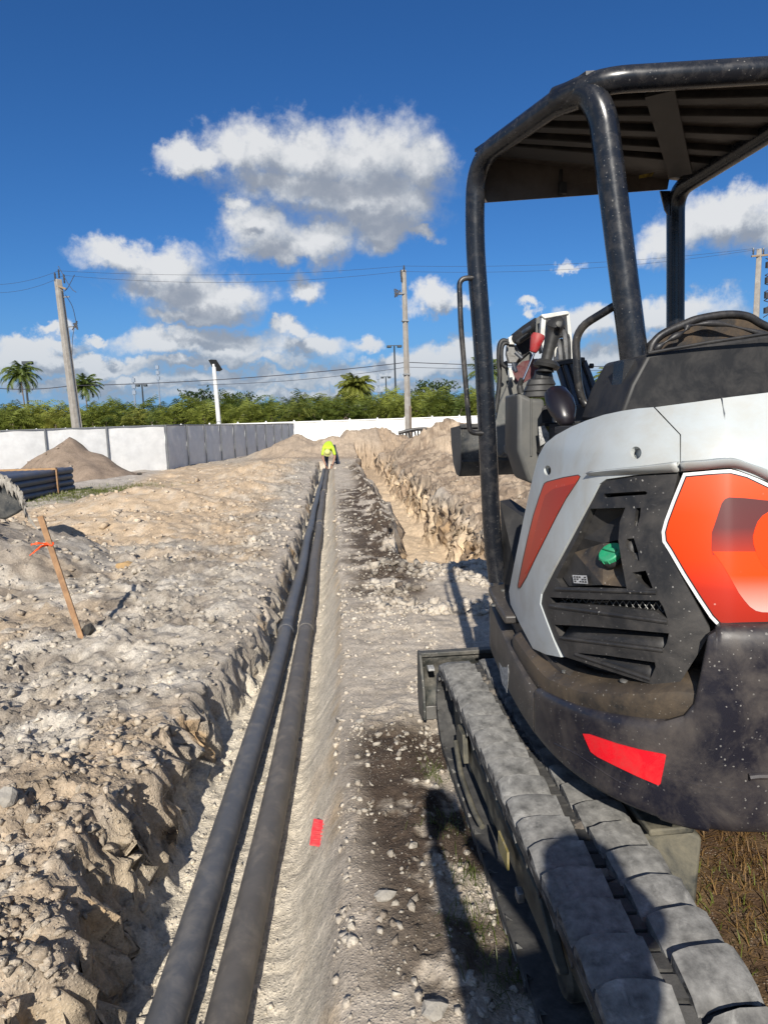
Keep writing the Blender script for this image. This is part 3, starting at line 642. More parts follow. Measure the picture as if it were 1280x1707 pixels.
def surf(s, z, ins):
    i = ins(z) if callable(ins) else ins
    return Vector((np.interp(s, SL, CX)+np.interp(s, SL, NX)*i, np.interp(s, SL, CY)+np.interp(s, SL, NY)*i, z))
def hit(px, py, ins):
    """where the line of sight through a pixel meets the body surface: (s, z)"""
    d = pix_ray(px, py); z = 1.0
    for _ in range(30):
        i = ins(z) if callable(ins) else ins
        X = CX+NX*i; Y = CY+NY*i; cr = X*d.y-Y*d.x; best = None
        for k in np.nonzero(np.sign(cr[:-1]) != np.sign(cr[1:]))[0]:
            u = cr[k]/(cr[k]-cr[k+1]); x = X[k]+(X[k+1]-X[k])*u; y = Y[k]+(Y[k+1]-Y[k])*u; t = (x*d.x+y*d.y)/(d.x**2+d.y**2)
            if t > 0 and (best is None or t < best[0]): best = (t, SL[k]+(SL[k+1]-SL[k])*u)
        if best is None: return None
        nz = HC+d.z*best[0]; z = z*.5+nz*.5
    return best[1], z
def panel(name, outline, ins, m, parent, off=0., thick=.006, holes=(), bevel=0., ds=.03, dz=.04, sz=False, smooth=35):
    loops = []
    for ol in (outline,)+tuple(holes):
        if not sz:
            dn = []
            for k, p in enumerate(ol):
                q = ol[(k+1) % len(ol)]; L_ = math.hypot(q[0]-p[0], q[1]-p[1]); m_ = max(1, int(L_/9)); dn += [(p[0]+(q[0]-p[0])*j/m_, p[1]+(q[1]-p[1])*j/m_) for j in range(m_)]
            ol = dn
        q = [p if sz else hit(p[0], p[1], (lambda z: (ins(z) if callable(ins) else ins)+off)) for p in ol]
        loops.append([p for p in q if p is not None])
    bm = bmesh.new(); es = []
    for lp in loops:
        vs = [bm.verts.new((a, b, 0)) for a, b in lp]
        es += [bm.edges.new((vs[i], vs[(i+1) % len(vs)])) for i in range(len(vs))]
    bmesh.ops.triangle_fill(bm, use_beauty=True, use_dissolve=False, edges=es, normal=(0, 0, 1))
    s0, s1 = min(p[0] for p in loops[0]), max(p[0] for p in loops[0]); z0, z1 = min(p[1] for p in loops[0]), max(p[1] for p in loops[0])
    for k in np.arange(s0+ds/2, s1, ds): bmesh.ops.bisect_plane(bm, geom=bm.verts[:]+bm.edges[:]+bm.faces[:], plane_co=(k, 0, 0), plane_no=(1, 0, 0), dist=1e-5)
    for k in np.arange(z0+dz/2, z1, dz): bmesh.ops.bisect_plane(bm, geom=bm.verts[:]+bm.edges[:]+bm.faces[:], plane_co=(0, k, 0), plane_no=(0, 1, 0), dist=1e-5)
    sz_of = {}; fi = ins if callable(ins) else (lambda z: ins)
    for v in bm.verts:
        s_, z_ = v.co.x, v.co.y; v.co = surf(s_, z_, lambda z: fi(z)+off); sz_of[tuple(round(q, 5) for q in v.co)] = (s_, z_)
    def norm_at(s_, z_):
        k = (fi(z_+.004)-fi(z_-.004))/.008; return Vector((-np.interp(s_, SL, NX), -np.interp(s_, SL, NY), k)).normalized()
    for f in bm.faces:
        f.normal_update(); c = f.calc_center_median()
        if (c-Vector((1.25, 2.2, c.z))).dot(f.normal) < 0: f.normal_flip()
    me0 = bpy.data.meshes.new('tmp'); bm.to_mesh(me0); bm.free()
    n = len(me0.vertices); co = [v.co.copy() for v in me0.vertices]; nn = [norm_at(*sz_of[tuple(round(q, 5) for q in c)]) if tuple(round(q, 5) for q in c) in sz_of else Vector((0, -1, 0)) for c in co]
    fs = [tuple(p.vertices) for p in me0.polygons]; cnt = {}
    for f in fs:
        for i in range(len(f)): e = (f[i], f[(i+1) % len(f)]); cnt[e] = 1
    rim = [e for e in cnt if (e[1], e[0]) not in cnt]
    V = co+[c-m_*thick for c, m_ in zip(co, nn)]
    F = fs+[tuple(n+i for i in reversed(f)) for f in fs]+[(b_, a_, n+a_, n+b_) for a_, b_ in rim]
    me = bpy.data.meshes.new(name); me.from_pydata([tuple(v) for v in V], [], F); bpy.data.meshes.remove(me0); me.materials.append(MATS[m] if isinstance(m, str) else m)
    me.polygons.foreach_set('use_smooth', [True]*len(F)); me.update(); ln = []; k1 = len(fs)
    for i, p in enumerate(me.polygons):
        for vi in p.vertices: ln.append(tuple(nn[vi]) if i < k1 else tuple(-nn[vi-n]) if i < 2*k1 else tuple(p.normal))
    me.normals_split_custom_set(ln)
    o = bpy.data.objects.new(name, me); link(o, parent); return o
def ruled(name, rows, m, parent, smooth=40, thick=.004):
    """rows: lists of 3D points of equal length, joined into a strip surface"""
    mb = MB(); n = len(rows[0]); vs = [p for r in rows for p in r]
    mb.add(vs, [(i*n+k, i*n+k+1, (i+1)*n+k+1, (i+1)*n+k) for i in range(len(rows)-1) for k in range(n-1)])
    o = mb.build(name, m, parent, smooth)
    q = o.modifiers.new('thickness', 'SOLIDIFY'); q.thickness = thick; q.offset = 0
    return o
ins_low = lambda z: .0+.03*max(0, (.64-z)/.08)**2
def ins_up(z): return .035+.18*.06*math.log1p(math.exp((z-1.03)/.06))+1.2*max(0, z-1.40)**1.5
def Z1(x, y): return 740+x/2.3704, 640+y/2.3704      # crops of the photograph the outlines were read from
def Z4(x, y): return 880+x/4.267, 760+y/4.267
def Z3(x, y): return 660+x/2.0645, 1040+y/2.0645
def Z9(x, y): return 800+x/2.667, 960+y/2.667
def ZL(f, *p): return [f(*q) for q in p]
def ZS(f, sub, *p):
    """the same, rounded through the points"""
    return [(q.x, q.y) for q in curve([(*f(*q), 0) for q in p], sub)]
# dark core of the upper structure
def loft_core(name, ins_list, m, parent):
    ring = [(s, ) for s in np.linspace(0.05, SL[-1], 60)]; rows = []
    for z, i in ins_list:
        r = [surf(s[0], z, i) for s in ring]; r += [Vector((1.80-i, 2.6, z)), Vector((1.6-i, 3.05-i, z)), Vector((1.1, 3.12-i, z))]
        rows.append(r)
    mb = MB(); n = len(rows[0]); mb.add([p for r in rows for p in r], [(i*n+k, i*n+(k+1) % n, (i+1)*n+(k+1) % n, (i+1)*n+k) for i in range(len(rows)-1) for k in range(n)]+[tuple(range(n)), tuple((len(rows)-1)*n+k for k in range(n))])
    return mb.build(name, m, parent, 40)
loft_core('house_floor', [(.585, .09), (.60, .05), (.80, .05), (.805, .08)], 'skirt_paint', EX)
# engine bay block: only over the rear part of the house
sA = hit(868, 940, ins_up)[0]
def bay(name, m):
    ss_ = np.linspace(sA+.05, SL[-1]-.02, 50); rows = []
    for z, i in ((.79, .115), (1.0, .12), (1.2, .16), (1.40, .20), (1.46, .26), (1.475, .34)):
        r = [surf(s, z, i) for s in ss_]+[Vector((1.70, 2.1, z)), Vector((1.2, 2.3, z)), Vector((.80, 2.35, z))]; rows.append(r)
    mb = MB(); n = len(rows[0]); mb.add([p for r in rows for p in r], [(i*n+k, i*n+(k+1) % n, (i+1)*n+(k+1) % n, (i+1)*n+k) for i in range(len(rows)-1) for k in range(n)]+[tuple(range(n)), tuple((len(rows)-1)*n+k for k in range(n))])
    return mb.build(name, m, EX, 40)
bay('engine_bay', 'recess_plastic')
# lower skirt: front piece and rear piece with a seam between
seam_s = hit(890, 1190, 0)[0]; frontS = .30
def skirt(name, s0, s1, ztop, m):
    prof = [(0.0, 0.045), (.012, .018), (.04, .004), (.10, 0), (.45, 0), (.85, .0), (.95, .006), (1.0, .022), (1.0, .07)]
    ss_ = np.linspace(s0, s1, max(6, int((s1-s0)/.02))); rows = []
    for f, i in prof: rows.append([surf(s, .567+(ztop(s)-.567)*f, i) for s in ss_])
    # closed ends
    rows2 = rows+[[surf(s, .60, .07) for s in ss_], rows[0]]
    mb = MB(); n = len(ss_); mb.add([p for r in rows2[:-1] for p in r], [])
    m_ = len(rows2)-1; fs = [(i*n+k, i*n+k+1, ((i+1) % m_)*n+k+1, ((i+1) % m_)*n+k) for i in range(m_) for k in range(n-1)]
    fs += [tuple(i*n for i in range(m_)), tuple(i*n+n-1 for i in range(m_-1, -1, -1))]
    mb.add([], []); mb.f += fs
    return mb.build(name, m, EX, 38)
zs1 = hit(*Z9(232, 490), 0); zs2 = hit(*Z9(430, 580), 0); zs3 = hit(*Z9(880, 660), 0); zf = (frontS, .82)
def ztop_rear(s): return float(np.interp(s, [zs1[0], zs2[0], zs3[0], zs3[0]+.1], [zs1[1], zs2[1]+.0, zs3[1], zs3[1]+.01]))
skirt('front_skirt', hit(817, 1085, 0)[0]-.02, seam_s-.004, lambda s: float(np.interp(s, [frontS, seam_s], [.80, .70])), 'skirt_paint')
cw_s = hit(*Z9(905, 600), 0)[0]
# counterweight, rising higher at the rear
zcw = hit(1280, 1050, 0)[1]
e0 = hit(*Z9(905, 560), 0)[0]; e1 = hit(*Z9(1050, 250), 0)[0]
def ztop_all(s):
    if s <= cw_s-.10: return ztop_rear(s)
    b_ = ztop_rear(cw_s-.10); return float(np.interp(s, [cw_s-.10, cw_s-.04, cw_s, cw_s+.02, e1-.015, e1+.01], [b_, b_+.012, b_+.035, b_+.07, zcw-.02, zcw]))
def side_shell():
    ss_ = np.concatenate([np.linspace(seam_s+.004, cw_s-.02, 60), np.linspace(cw_s-.018, e1+.012, 40), np.linspace(e1+.02, SL[-1], 50)])
    fr = [0, .012, .035, .08, .16, .25, .34, .43, .52, .61, .70, .78, .85, .91, .95, .98, 1.0, 1.0]; io = [.045, .02, .006, .001]+[0]*9+[.001, .004, .010, .020, .08]
    rows = []
    for f, i in zip(fr, io):
        rows.append([surf(s, .567+(ztop_all(s)-.567)*f, i*(.35 if cw_s-.05 < s < e1 else 1)) for s in ss_])
    ruled('counterweight', rows, 'counterweight_paint', EX, 50, .001)
side_shell()
# dusty ledge above the side skirt
a_in = .085
ss_ = np.linspace(hit(*Z9(165, 330), .03)[0], cw_s+.10, 40)
def lz(s): return float(np.interp(s, [ss_[0], seam_s+.05, zs2[0], zs3[0]], [.775, .765, .80, .885]))
rows = []
for f, i, dz in ((0, .10, .035), (1, .085, .030), (2, .035, .012), (3, .018, .0), (4, .014, -.02), (5, .020, -.055), (6, .028, -.10)):
    rows.append([surf(s, lz(s)+dz, i) for s in ss_])
ruled('dusty_ledge', rows, 'ledge_paint', EX, 40, .004)
MB().prism([r[0] for r in rows]+[rows[-1][0]+Vector((.08, .0, 0)), rows[0][0]+Vector((.08, 0, 0))], (.001, .004, 0)).build('ledge_end', 'ledge_paint', EX)
for q in (Z9(370, 428), Z9(632, 512)):
    h = hit(*q, .05); c = surf(h[0], lz(h[0])+.022, .055)
    MB().lathe([(.010, 0), (.010, .004), (.006, .006)], 12, c).build('bolt', 'dirty_steel', EX)
# white side cover
WO = ZL(Z1, (460, 1080), (400, 1068), (350, 1045), (300, 950), (262, 870), (256, 820), (275, 720), (300, 600), (325, 480), (352, 360), (372, 285), (400, 235), (440, 203), (500, 170), (560, 145), (630, 122), (700, 107), (765, 97), (826, 92))
WI = ZL(Z1, (929, 200), (930, 318), (925, 345), (780, 356), (640, 376), (612, 396), (590, 440), (540, 530), (490, 620), (440, 715), (400, 790), (382, 830), (378, 870), (400, 930), (430, 1010))
def cover_top(px, py):   # the crown of the cover lies close to eye level, so its height is bounded
    return (px, py)
panel('side_cover', WO+WI, ins_up, 'white_cover', EX, 0, .014, bevel=0, ds=.02, dz=.02,
      holes=(ZL(Z1, *[(757+22*math.cos(a), 272+25*math.sin(a)) for a in np.linspace(0, 2*math.pi, 17)[:-1]]), ZL(Z1, *[(408+14*math.cos(a), 342+20*math.sin(a)) for a in np.linspace(0, 2*math.pi, 17)[:-1]])))
for q, r in (((757, 272), .020), ((408, 342), .020)):
    h = hit(*Z1(*q), ins_up); c = surf(h[0], h[1], lambda z: ins_up(z)+.022); n = Vector((-np.interp(h[0], SL, NX), -np.interp(h[0], SL, NY), .15)).normalized(); rot = n.to_track_quat('Z', 'Y').to_matrix()
    MB().lathe([(r*1.05, -.004), (r*1.05, -.001), (r*.6, 0), (.006, 0), (.006, .004)], 20, c, rot).build('cover_bolt', 'white_cover', EX)
# white rear cover and crown (right of the seam line)
RO = ZL(Z1, (833, 92), (1000, 70), (1130, 52), (1280, 34), (1500, 10), (1700, 0), (1700, 520), (1500, 480), (1280, 385), (1135, 330), (1040, 335), (934, 343), (935, 200))
panel('rear_cover', RO, ins_up, 'white_cover', EX, 0, .014, bevel=0, ds=.02, dz=.02)
# deck closing the engine bay a little below the covers' rim
dk = [surf(s, 1.47, .14) for s in np.linspace(sA+.05, SL[-1]-.02, 40)]
MB().prism([Vector((p.x, p.y, 1.45)) for p in dk]+[Vector((1.70, 2.1, 1.45)), Vector((.85, 2.3, 1.45))], (0, 0, .02)).build('engine_deck', 'matt_black', EX)
# black side grille with its recesses
GO = ZL(Z1, (594, 444), (612, 402), (642, 382), (780, 362), (924, 353), (905, 430), (880, 500), (862, 560), (860, 610), (880, 660), (930, 750), (990, 860), (1048, 965), (1050, 985), (1000, 1070), (940, 1165), (918, 1200), (900, 1212), (830, 1190), (700, 1150), (560, 1105), (476, 1078), (436, 1005), (405, 930), (384, 868), (390, 830), (440, 730), (500, 620), (545, 535))
H1 = ZL(Z4, (440, 375), (560, 372), (690, 368), (650, 470), (640, 600), (665, 760), (700, 945), (560, 940), (235, 930), (200, 870), (290, 690), (345, 590))
H2 = ZL(Z4, (155, 1005), (500, 1022), (930, 1028), (960, 1075), (990, 1160), (900, 1105), (600, 1072), (300, 1048), (170, 1045))
H3 = ZL(Z4, (185, 1200), (400, 1210), (700, 1235), (1000, 1262), (985, 1330), (960, 1372), (600, 1325), (220, 1282))
H4 = ZL(Z4, (260, 1392), (560, 1420), (900, 1468), (905, 1500), (870, 1582), (600, 1490), (330, 1400))
H5 = ZL(Z4, (540, 268), (700, 258), (830, 250), (848, 262), (835, 276), (700, 284), (560, 296), (535, 288))
H6 = ZL(Z4, (765, 372), (800, 368), (795, 430), (775, 500), (755, 500), (758, 430))
H7 = ZL(Z4, (700, 590), (750, 585), (780, 680), (790, 750), (750, 730), (720, 680), (690, 640))
H8 = ZL(Z4, (740, 830), (835, 815), (885, 940), (860, 945), (790, 900))
panel('side_grille', GO, ins_up, 'grille_plastic', EX, .004, .022, holes=(H1, H2, H3, H4, H5, H6, H7, H8), bevel=.004, ds=.02, dz=.03)
panel('grille_backing', ZL(Z4, (430, 200), (860, 190), (900, 600), (1020, 1200), (1000, 1500), (870, 1620), (300, 1420), (110, 1050), (180, 850), (330, 500)), ins_up, 'recess_plastic', EX, .085, .003, ds=.05)
def slat(name, top, bottom, o0, o1, m='grille_plastic'):
    n = 10; A = [Vector((*q, 0)) for q in top]; B = [Vector((*q, 0)) for q in bottom]
    def res(P): return [P[0].lerp(P[1], k/(n-1)) for k in range(n)]
    r0 = []; r1 = []
    for a, b in zip(res(A), res(B)):
        h = hit(a.x, a.y, ins_up); r0.append(surf(h[0], h[1], lambda z: ins_up(z)+o0)); h = hit(b.x, b.y, ins_up); r1.append(surf(h[0], h[1], lambda z: ins_up(z)+o1))
    return ruled(name, [r0, r1], m, EX, 40, .004)
slat('louvre', ZL(Z4, (180, 1205), (985, 1268)), ZL(Z4, (215, 1290), (955, 1385)), .055, .012)
slat('louvre', ZL(Z4, (255, 1395), (890, 1475)), ZL(Z4, (330, 1405), (860, 1590)), .050, .012)
slat('louvre', ZL(Z4, (140, 1045), (990, 1160)), ZL(Z4, (150, 1080), (995, 1180)), .040, .006)
# raised bars between the recesses
def bar_along(name, a, b, r, m='grille_plastic', off=.004):
    pts = []
    for k in range(12):
        u = k/11; h = hit(a[0]+(b[0]-a[0])*u, a[1]+(b[1]-a[1])*u, ins_up); pts.append(surf(h[0], h[1], lambda z: ins_up(z)+off))
    return MB().tube(pts, r, 8).build(name, m, EX)
bar_along('louvre_lip', Z4(150, 1068), Z4(985, 1185), .0055); bar_along('louvre_lip', Z4(225, 1296), Z4(955, 1388), .005); bar_along('louvre_lip', Z4(330, 1412), Z4(862, 1592), .005); bar_along('louvre_lip', Z4(190, 948), Z4(905, 975), .0055)
# wire mesh behind the long slot
mb = MB()
for k in range(17):
    x0 = 170+k*50; y0 = 1030+k*3.6
    for dx in ((0, 48), (48, 0)):
        p = []
        for (xx, yy) in ((x0+dx[0], y0-18), (x0+dx[1], y0+50)):
            h = hit(*Z4(xx, yy), ins_up); p.append(surf(h[0], h[1], lambda z: ins_up(z)+.028))
        mb.tube(p, .0011, 5)
mb.build('wire_mesh', 'dirty_steel', EX)
# sculpted recess round the fuel cap
def lipd(px, py, o): h = hit(*Z4(px, py), ins_up); return surf(h[0], h[1], lambda z: ins_up(z)+o)
MB().add([lipd(280, 690, .020), lipd(430, 630, .045), lipd(610, 640, .070), lipd(575, 800, .060), lipd(690, 945, .022), lipd(480, 925, .022)], [(0, 1, 5), (1, 2, 3), (1, 3, 5), (3, 4, 5)]).build('filler_shelf', 'ledge_paint', EX, None)
MB().add([lipd(280, 690, .020), lipd(480, 925, .022), lipd(235, 930, .022), lipd(200, 870, .020)], [(0, 1, 2, 3)]).build('filler_panel', 'grille_plastic', EX, None)
MB().add([lipd(690, 368, .02), lipd(650, 470, .03), lipd(640, 600, .035), lipd(665, 760, .03), lipd(700, 945, .02), lipd(640, 945, .075), lipd(575, 800, .08), lipd(590, 600, .08), lipd(600, 372, .08)], [(0, 1, 7, 8), (1, 2, 7), (2, 3, 6, 7), (3, 4, 5, 6)]).build('recess_wall', 'grille_plastic', EX, 30)
MB().add([lipd(440, 375, .02), lipd(600, 372, .08), lipd(590, 600, .08), lipd(430, 630, .045), lipd(280, 690, .02), lipd(345, 590, .02)], [(0, 1, 2, 3, 5), (3, 4, 5)]).build('recess_back', 'recess_plastic', EX, None)
h = hit(*Z4(505, 715), ins_up); cc = surf(h[0], h[1], lambda z: ins_up(z)+.040); nn = Vector((-np.interp(h[0], SL, NX), -np.interp(h[0], SL, NY), 1.15)).normalized(); rot = nn.to_track_quat('Z', 'Y').to_matrix()
MB().lathe([(.034, -.012), (.034, -.004), (.032, 0)], 28, cc, rot).build('filler_neck', 'recess_plastic', EX)
cap = MB().lathe([(.0305, -.004), (.0315, 0), (.0315, .010), (.029, .013), (.020, .0135), (.012, .012)], 32, cc, rot).build('fuel_cap', 'green_cap', EX, 30); cap['label'] = 'green round fuel cap'
MB().bar(cc+rot @ Vector((-.022, .004, .015)), cc+rot @ Vector((.022, .004, .015)), .010, .008, nn).build('cap_grip', 'green_cap', cap, bevel=.002)
for a in range(12):
    q = a*math.pi/6; MB().bar(cc+rot @ Vector((.0312*math.cos(q), .0312*math.sin(q), 0)), cc+rot @ Vector((.0312*math.cos(q), .0312*math.sin(q), .009)), .004, .003, (1, 0, 0)).build('cap_rib', 'green_cap', cap)
lb = [lipd(272, 850, .017), lipd(375, 855, .017), lipd(385, 915, .017), lipd(282, 908, .017)]
sm = (lb[0]+lb[2])/2
MB().add(lb, [(0, 1, 2, 3)]).build('sticker', 'label_white', EX, None)
e1, e2 = (lb[1]-lb[0]), (lb[3]-lb[0]); nrm = e1.cross(e2).normalized()
if nrm.y > 0: nrm = -nrm
mb = MB()
for rr in range(3):
    for k in range(5):
        if (rr*5+k) % 4 == 3: continue
        a = lb[0]+e1*(.08+k*.18)+e2*(.15+rr*.27)+nrm*.0006; mb.add([a, a+e1*.13, a+e1*.13+e2*.17, a+e2*.17], [(0, 1, 2, 3)])
mb.build('sticker_print', 'thin_black', EX, None)
# duct with two bends beside the filler
bar = MB()
dp = [lipd(725, 380, .030), lipd(715, 440, .026), lipd(725, 510, .022), lipd(680, 600, .030), lipd(690, 700, .024), lipd(740, 745, .024), lipd(700, 800, .030), lipd(720, 900, .026), lipd(760, 950, .03)]
MB().tube(curve(dp, 5), [.013+.003*math.sin(i*.8) for i in range(41)], 10).build('air_duct', 'grille_plastic', EX)
panel('panel_seam', ZL(Z1, (822, 94), (838, 94), (942, 200), (942, 352), (920, 352), (922, 206)), ins_up, 'matt_black', EX, .0165, .003)
# thin dark seam and the sloped step under the white covers
panel('panel_seam', ZL(Z1, (929, 198), (936, 198), (937, 318), (932, 352), (925, 352), (930, 318)), ins_up, 'thin_black', EX, .012, .003)
# decal frame
DO = ZL(Z1, (944, 352), (1040, 343), (1130, 337), (1200, 355), (1290, 398), (1440, 470), (1560, 600), (1500, 780), (1440, 962), (1280, 958), (1180, 960), (1086, 963), (1050, 925), (1000, 850), (940, 755), (885, 660), (862, 625), (858, 585), (870, 540), (900, 460))
def shrink(pl, k):
    n = len(pl); out = []
    area = sum(pl[i][0]*pl[(i+1) % n][1]-pl[(i+1) % n][0]*pl[i][1] for i in range(n)); sg = 1 if area > 0 else -1
    for i in range(n):
        a, b, c = pl[i-1], pl[i], pl[(i+1) % n]; d1 = Vector((b[0]-a[0], b[1]-a[1])).normalized(); d2 = Vector((c[0]-b[0], c[1]-b[1])).normalized()
        n1 = Vector((-d1.y, d1.x))*sg; n2 = Vector((-d2.y, d2.x))*sg; m_ = (n1+n2).normalized(); f = k/max(.5, m_.dot(n1)); out.append((b[0]+m_.x*f, b[1]+m_.y*f))
    return out
zt = hit(*Z1(1130, 345), ins_up)[1]; zb = hit(*Z1(1180, 955), ins_up)[1]
decal_mat('decal_base', [(0, (.30, .018, .008)), (.22, (.42, .022, .008)), (.42, (.80, .045, .004)), (.7, (.80, .06, .008)), (1, (.72, .095, .035))], zb, zt)
decal_mat('decal_dark', [(0, (.80, .045, .003)), (.30, (.80, .05, .004)), (.50, (.42, .03, .012)), (.75, (.12, .03, .03)), (1, (.10, .035, .035))], zb+.02, hit(*Z1(1200, 450), ins_up)[1])
decal_mat('decal_light', [(0, (.62, .34, .30)), (.10, (.58, .25, .20)), (.30, (.80, .08, .03)), (.36, (.85, .055, .003)), (1, (.85, .055, .003))], hit(*Z1(1260, 900), ins_up)[1], hit(*Z1(1260, 500), ins_up)[1])
DF = panel('decal_panel', DO, ins_up, 'white_line', EX, .004, .03, bevel=.003, ds=.02)
panel('decal_outline', shrink(DO, 5.5), ins_up, 'thin_black', DF, .0034, .0004, ds=.02)
DB = panel('decal_print', shrink(DO, 7.6), ins_up, 'decal_base', DF, .0029, .0004, ds=.02)
def Z5(x, y): return 1060+x/5.0227, 760+y/5.0227
SA = ZL(Z5, (740, 362), (775, 346), (900, 352), (1105, 374), (1180, 385), (1180, 455), (1105, 468), (1055, 500), (1015, 550), (990, 610), (972, 680), (978, 740), (1010, 840), (640, 830), (628, 780), (632, 640), (650, 590), (690, 470), (715, 395))
SB = ZL(Z5, (636, 800), (1180, 800), (1180, 1312), (1105, 1310), (1050, 1308), (1000, 1296), (950, 1262), (905, 1210), (860, 1150), (780, 1010), (720, 910), (670, 840))
SC2 = ZL(Z5, (1180, 475), (1110, 470), (1060, 505), (1020, 555), (992, 610), (975, 680), (982, 745), (1010, 830), (1060, 920), (1180, 1000))
panel('decal_shape', SA, ins_up, 'decal_dark', DF, .0024, .0004, ds=.02)
panel('decal_shape', SB, ins_up, 'decal_light', DF, .0020, .0004, ds=.02)
decal_mat('decal_orange', [(0, (.82, .05, .003)), (1, (.82, .05, .003))], 0, 1)
panel('decal_shape', SC2, ins_up, 'decal_orange', DF, .0016, .0004, ds=.02)
# grey shaded step: a chamfer turning inward under the covers
def step(name, top, bot_, m='white_cover'):
    r0 = []; r1 = []
    for a, b in zip(curve([(*q, 0) for q in top], 5), curve([(*q, 0) for q in bot_], 5)):
        h = hit(a.x, a.y, ins_up); r0.append(surf(h[0], h[1], lambda z: ins_up(z)-.012)); h = hit(b.x, b.y, ins_up); r1.append(surf(h[0], h[1], lambda z: ins_up(z)-.002))
    top_r = [surf(hit(a.x, a.y-2.2, ins_up)[0], hit(a.x, a.y-2.2, ins_up)[1], lambda z: ins_up(z)+.001) for a in curve([(*q, 0) for q in top], 5)]
    return ruled(name, [top_r, r0, r1], m, EX, 20, .002)
step('cover_step', ZL(Z1, (575, 352), (700, 338), (800, 328), (925, 312)), ZL(Z1, (575, 362), (700, 358), (800, 354), (925, 348)))
step('cover_step', ZL(Z1, (938, 312), (1030, 306), (1130, 298), (1210, 322), (1290, 352), (1440, 430)), ZL(Z1, (938, 345), (1030, 338), (1130, 330), (1210, 350), (1290, 388), (1440, 462)))
# orange blade-shaped side decal
WD = ZL(Z1, (388, 405), (394, 392), (405, 385), (470, 368), (528, 358), (537, 365), (530, 380), (480, 455), (440, 530), (400, 610), (360, 690), (325, 765), (300, 808), (290, 808), (289, 795), (308, 700), (330, 600), (350, 520), (372, 450))
wd = panel('wedge_decal', WD, ins_up, 'thin_black', EX, -.0012, .0012, ds=.02)
decal_mat('decal_wedge', [(0, (.40, .03, .012)), (.7, (.60, .045, .012)), (1, (.55, .045, .012))], hit(*Z1(295, 800), ins_up)[1], hit(*Z1(500, 365), ins_up)[1])
decal_mat('decal_wedge2', [(0, (.50, .035, .012)), (1, (.40, .028, .012))], 1.0, 1.3)
panel('decal_print', shrink(WD, 1.4), ins_up, 'decal_wedge', wd, -.0024, .0012, ds=.02)
panel('decal_shape', ZL(Z1, (398, 440), (430, 415), (520, 392), (480, 450), (440, 522), (398, 605), (350, 700), (320, 750), (345, 640), (372, 530)), ins_up, 'decal_wedge2', wd, -.0034, .001, ds=.02)
# red reflector strip
rd = panel('rear_reflector', ZL(Z9, (455, 702), (480, 704), (600, 745), (700, 772), (818, 795), (824, 803), (800, 925), (792, 932), (700, 893), (600, 845), (520, 805), (490, 782)), 0, 'red_reflector', EX, -.004, .006, bevel=.0015, ds=.015)
# scratch line and raised rib on the side skirt
for P in (ZL(Z9, (330, 745), (440, 800), (600, 905), (700, 950)), ZL(Z9, (800, 895), (950, 925), (1180, 960))):
    pts = [surf(*hit(*q, 0), -.0005) for q in [(v.x, v.y) for v in curve([(*q, 0) for q in P], 6)]]
    MB().tube(pts, .0022, 6).build('moulding_line', 'counterweight_paint', EX)
pts = [surf(*hit(*q, 0), -.004) for q in ZL(Z9, (1190, 890), (1230, 885), (1280, 885), (1400, 890))]; MB().tube(pts, .008, 8).build('tow_bar', 'counterweight_paint', EX)
# worn emblem on the front skirt: a cat's head in chipped white
cat = ZL(Z9, (84, 385), (97, 408), (106, 404), (114, 410), (124, 395), (126, 430), (124, 470), (118, 520), (110, 500), (98, 480), (90, 440))
panel('cat_emblem', cat, 0, 'sticker_white', EX, -.0015, .001, ds=.02)
# ---------- canopy
zT = 2.50
FLc, RLc, FRc, RRc = atz(791, 262, zT), atz(976, 136, zT), atz(1141, 316, zT-.03), Vector((1.66, 1.97, zT))
A0 = aty(829, 968, FLc.y); Bq = RLc.y-.10
CAN = EX
postA = fillet([A0, aty(820, 893, FLc.y), aty(806.6, 608, FLc.y), aty(790.5, 397, FLc.y-.0), FLc+Vector((.0, -.02, -.02)), RLc, RRc], .13, 9)
B0 = [aty(1062, 650, RLc.y-.02), aty(1052, 560, RLc.y-.02), aty(1036, 440, RLc.y-.01), aty(1020, 310, RLc.y), aty(1004, 190, RLc.y), RLc+Vector((.02, .03, -.01)), RLc.lerp(FLc, .22)]
MB().tube(postA, .037, 18).build('canopy_side_frame', 'canopy_paint', EX, 60)
MB().tube(fillet(B0, .09, 8), .043, 18).build('rear_post', 'canopy_paint', EX, 60)
C0 = aty(1125, 560, FRc.y)
MB().tube(fillet([C0, aty(1125.5, 400, FRc.y), aty(1125, 330, FRc.y)+Vector((0, 0, .03)), RRc.lerp(FRc, .0)], .12, 8), .038, 18).build('canopy_side_frame', 'canopy_paint', EX, 60)
MB().tube([RRc, Vector((1.70, 1.92, 1.5))], .045, 14).build('rear_post', 'canopy_paint', EX, 60)
cor = [RLc, FLc, FRc+Vector((0, 0, .03)), RRc]
MB().prism([c+Vector((0, 0, .018)) for c in cor], (0, 0, .012)).build('roof_panel', 'canopy_paint', EX)
MB().prism([c.lerp(sum(cor, Vector())/4, .03)+Vector((0, 0, -.002)) for c in cor], (0, 0, .012)).build('roof_lining', 'roof_under', EX)
for k in range(5):
    u = .16+k*.155
    a, b = RLc.lerp(FLc, u), RRc.lerp(FRc+Vector((0, 0, .03)), u); MB().bar(a.lerp(b, .03)+Vector((0, 0, -.012)), a.lerp(b, .97)+Vector((0, 0, -.012)), .045 if k < 4 else .10, .026).build('roof_rib', 'matt_black', EX, bevel=.004)
a, b = atz(1099, 152, zT-.02), atz(1134, 290, zT-.03); MB().bar(a, b, .085, .016).build('roof_spine', 'matt_black', EX)
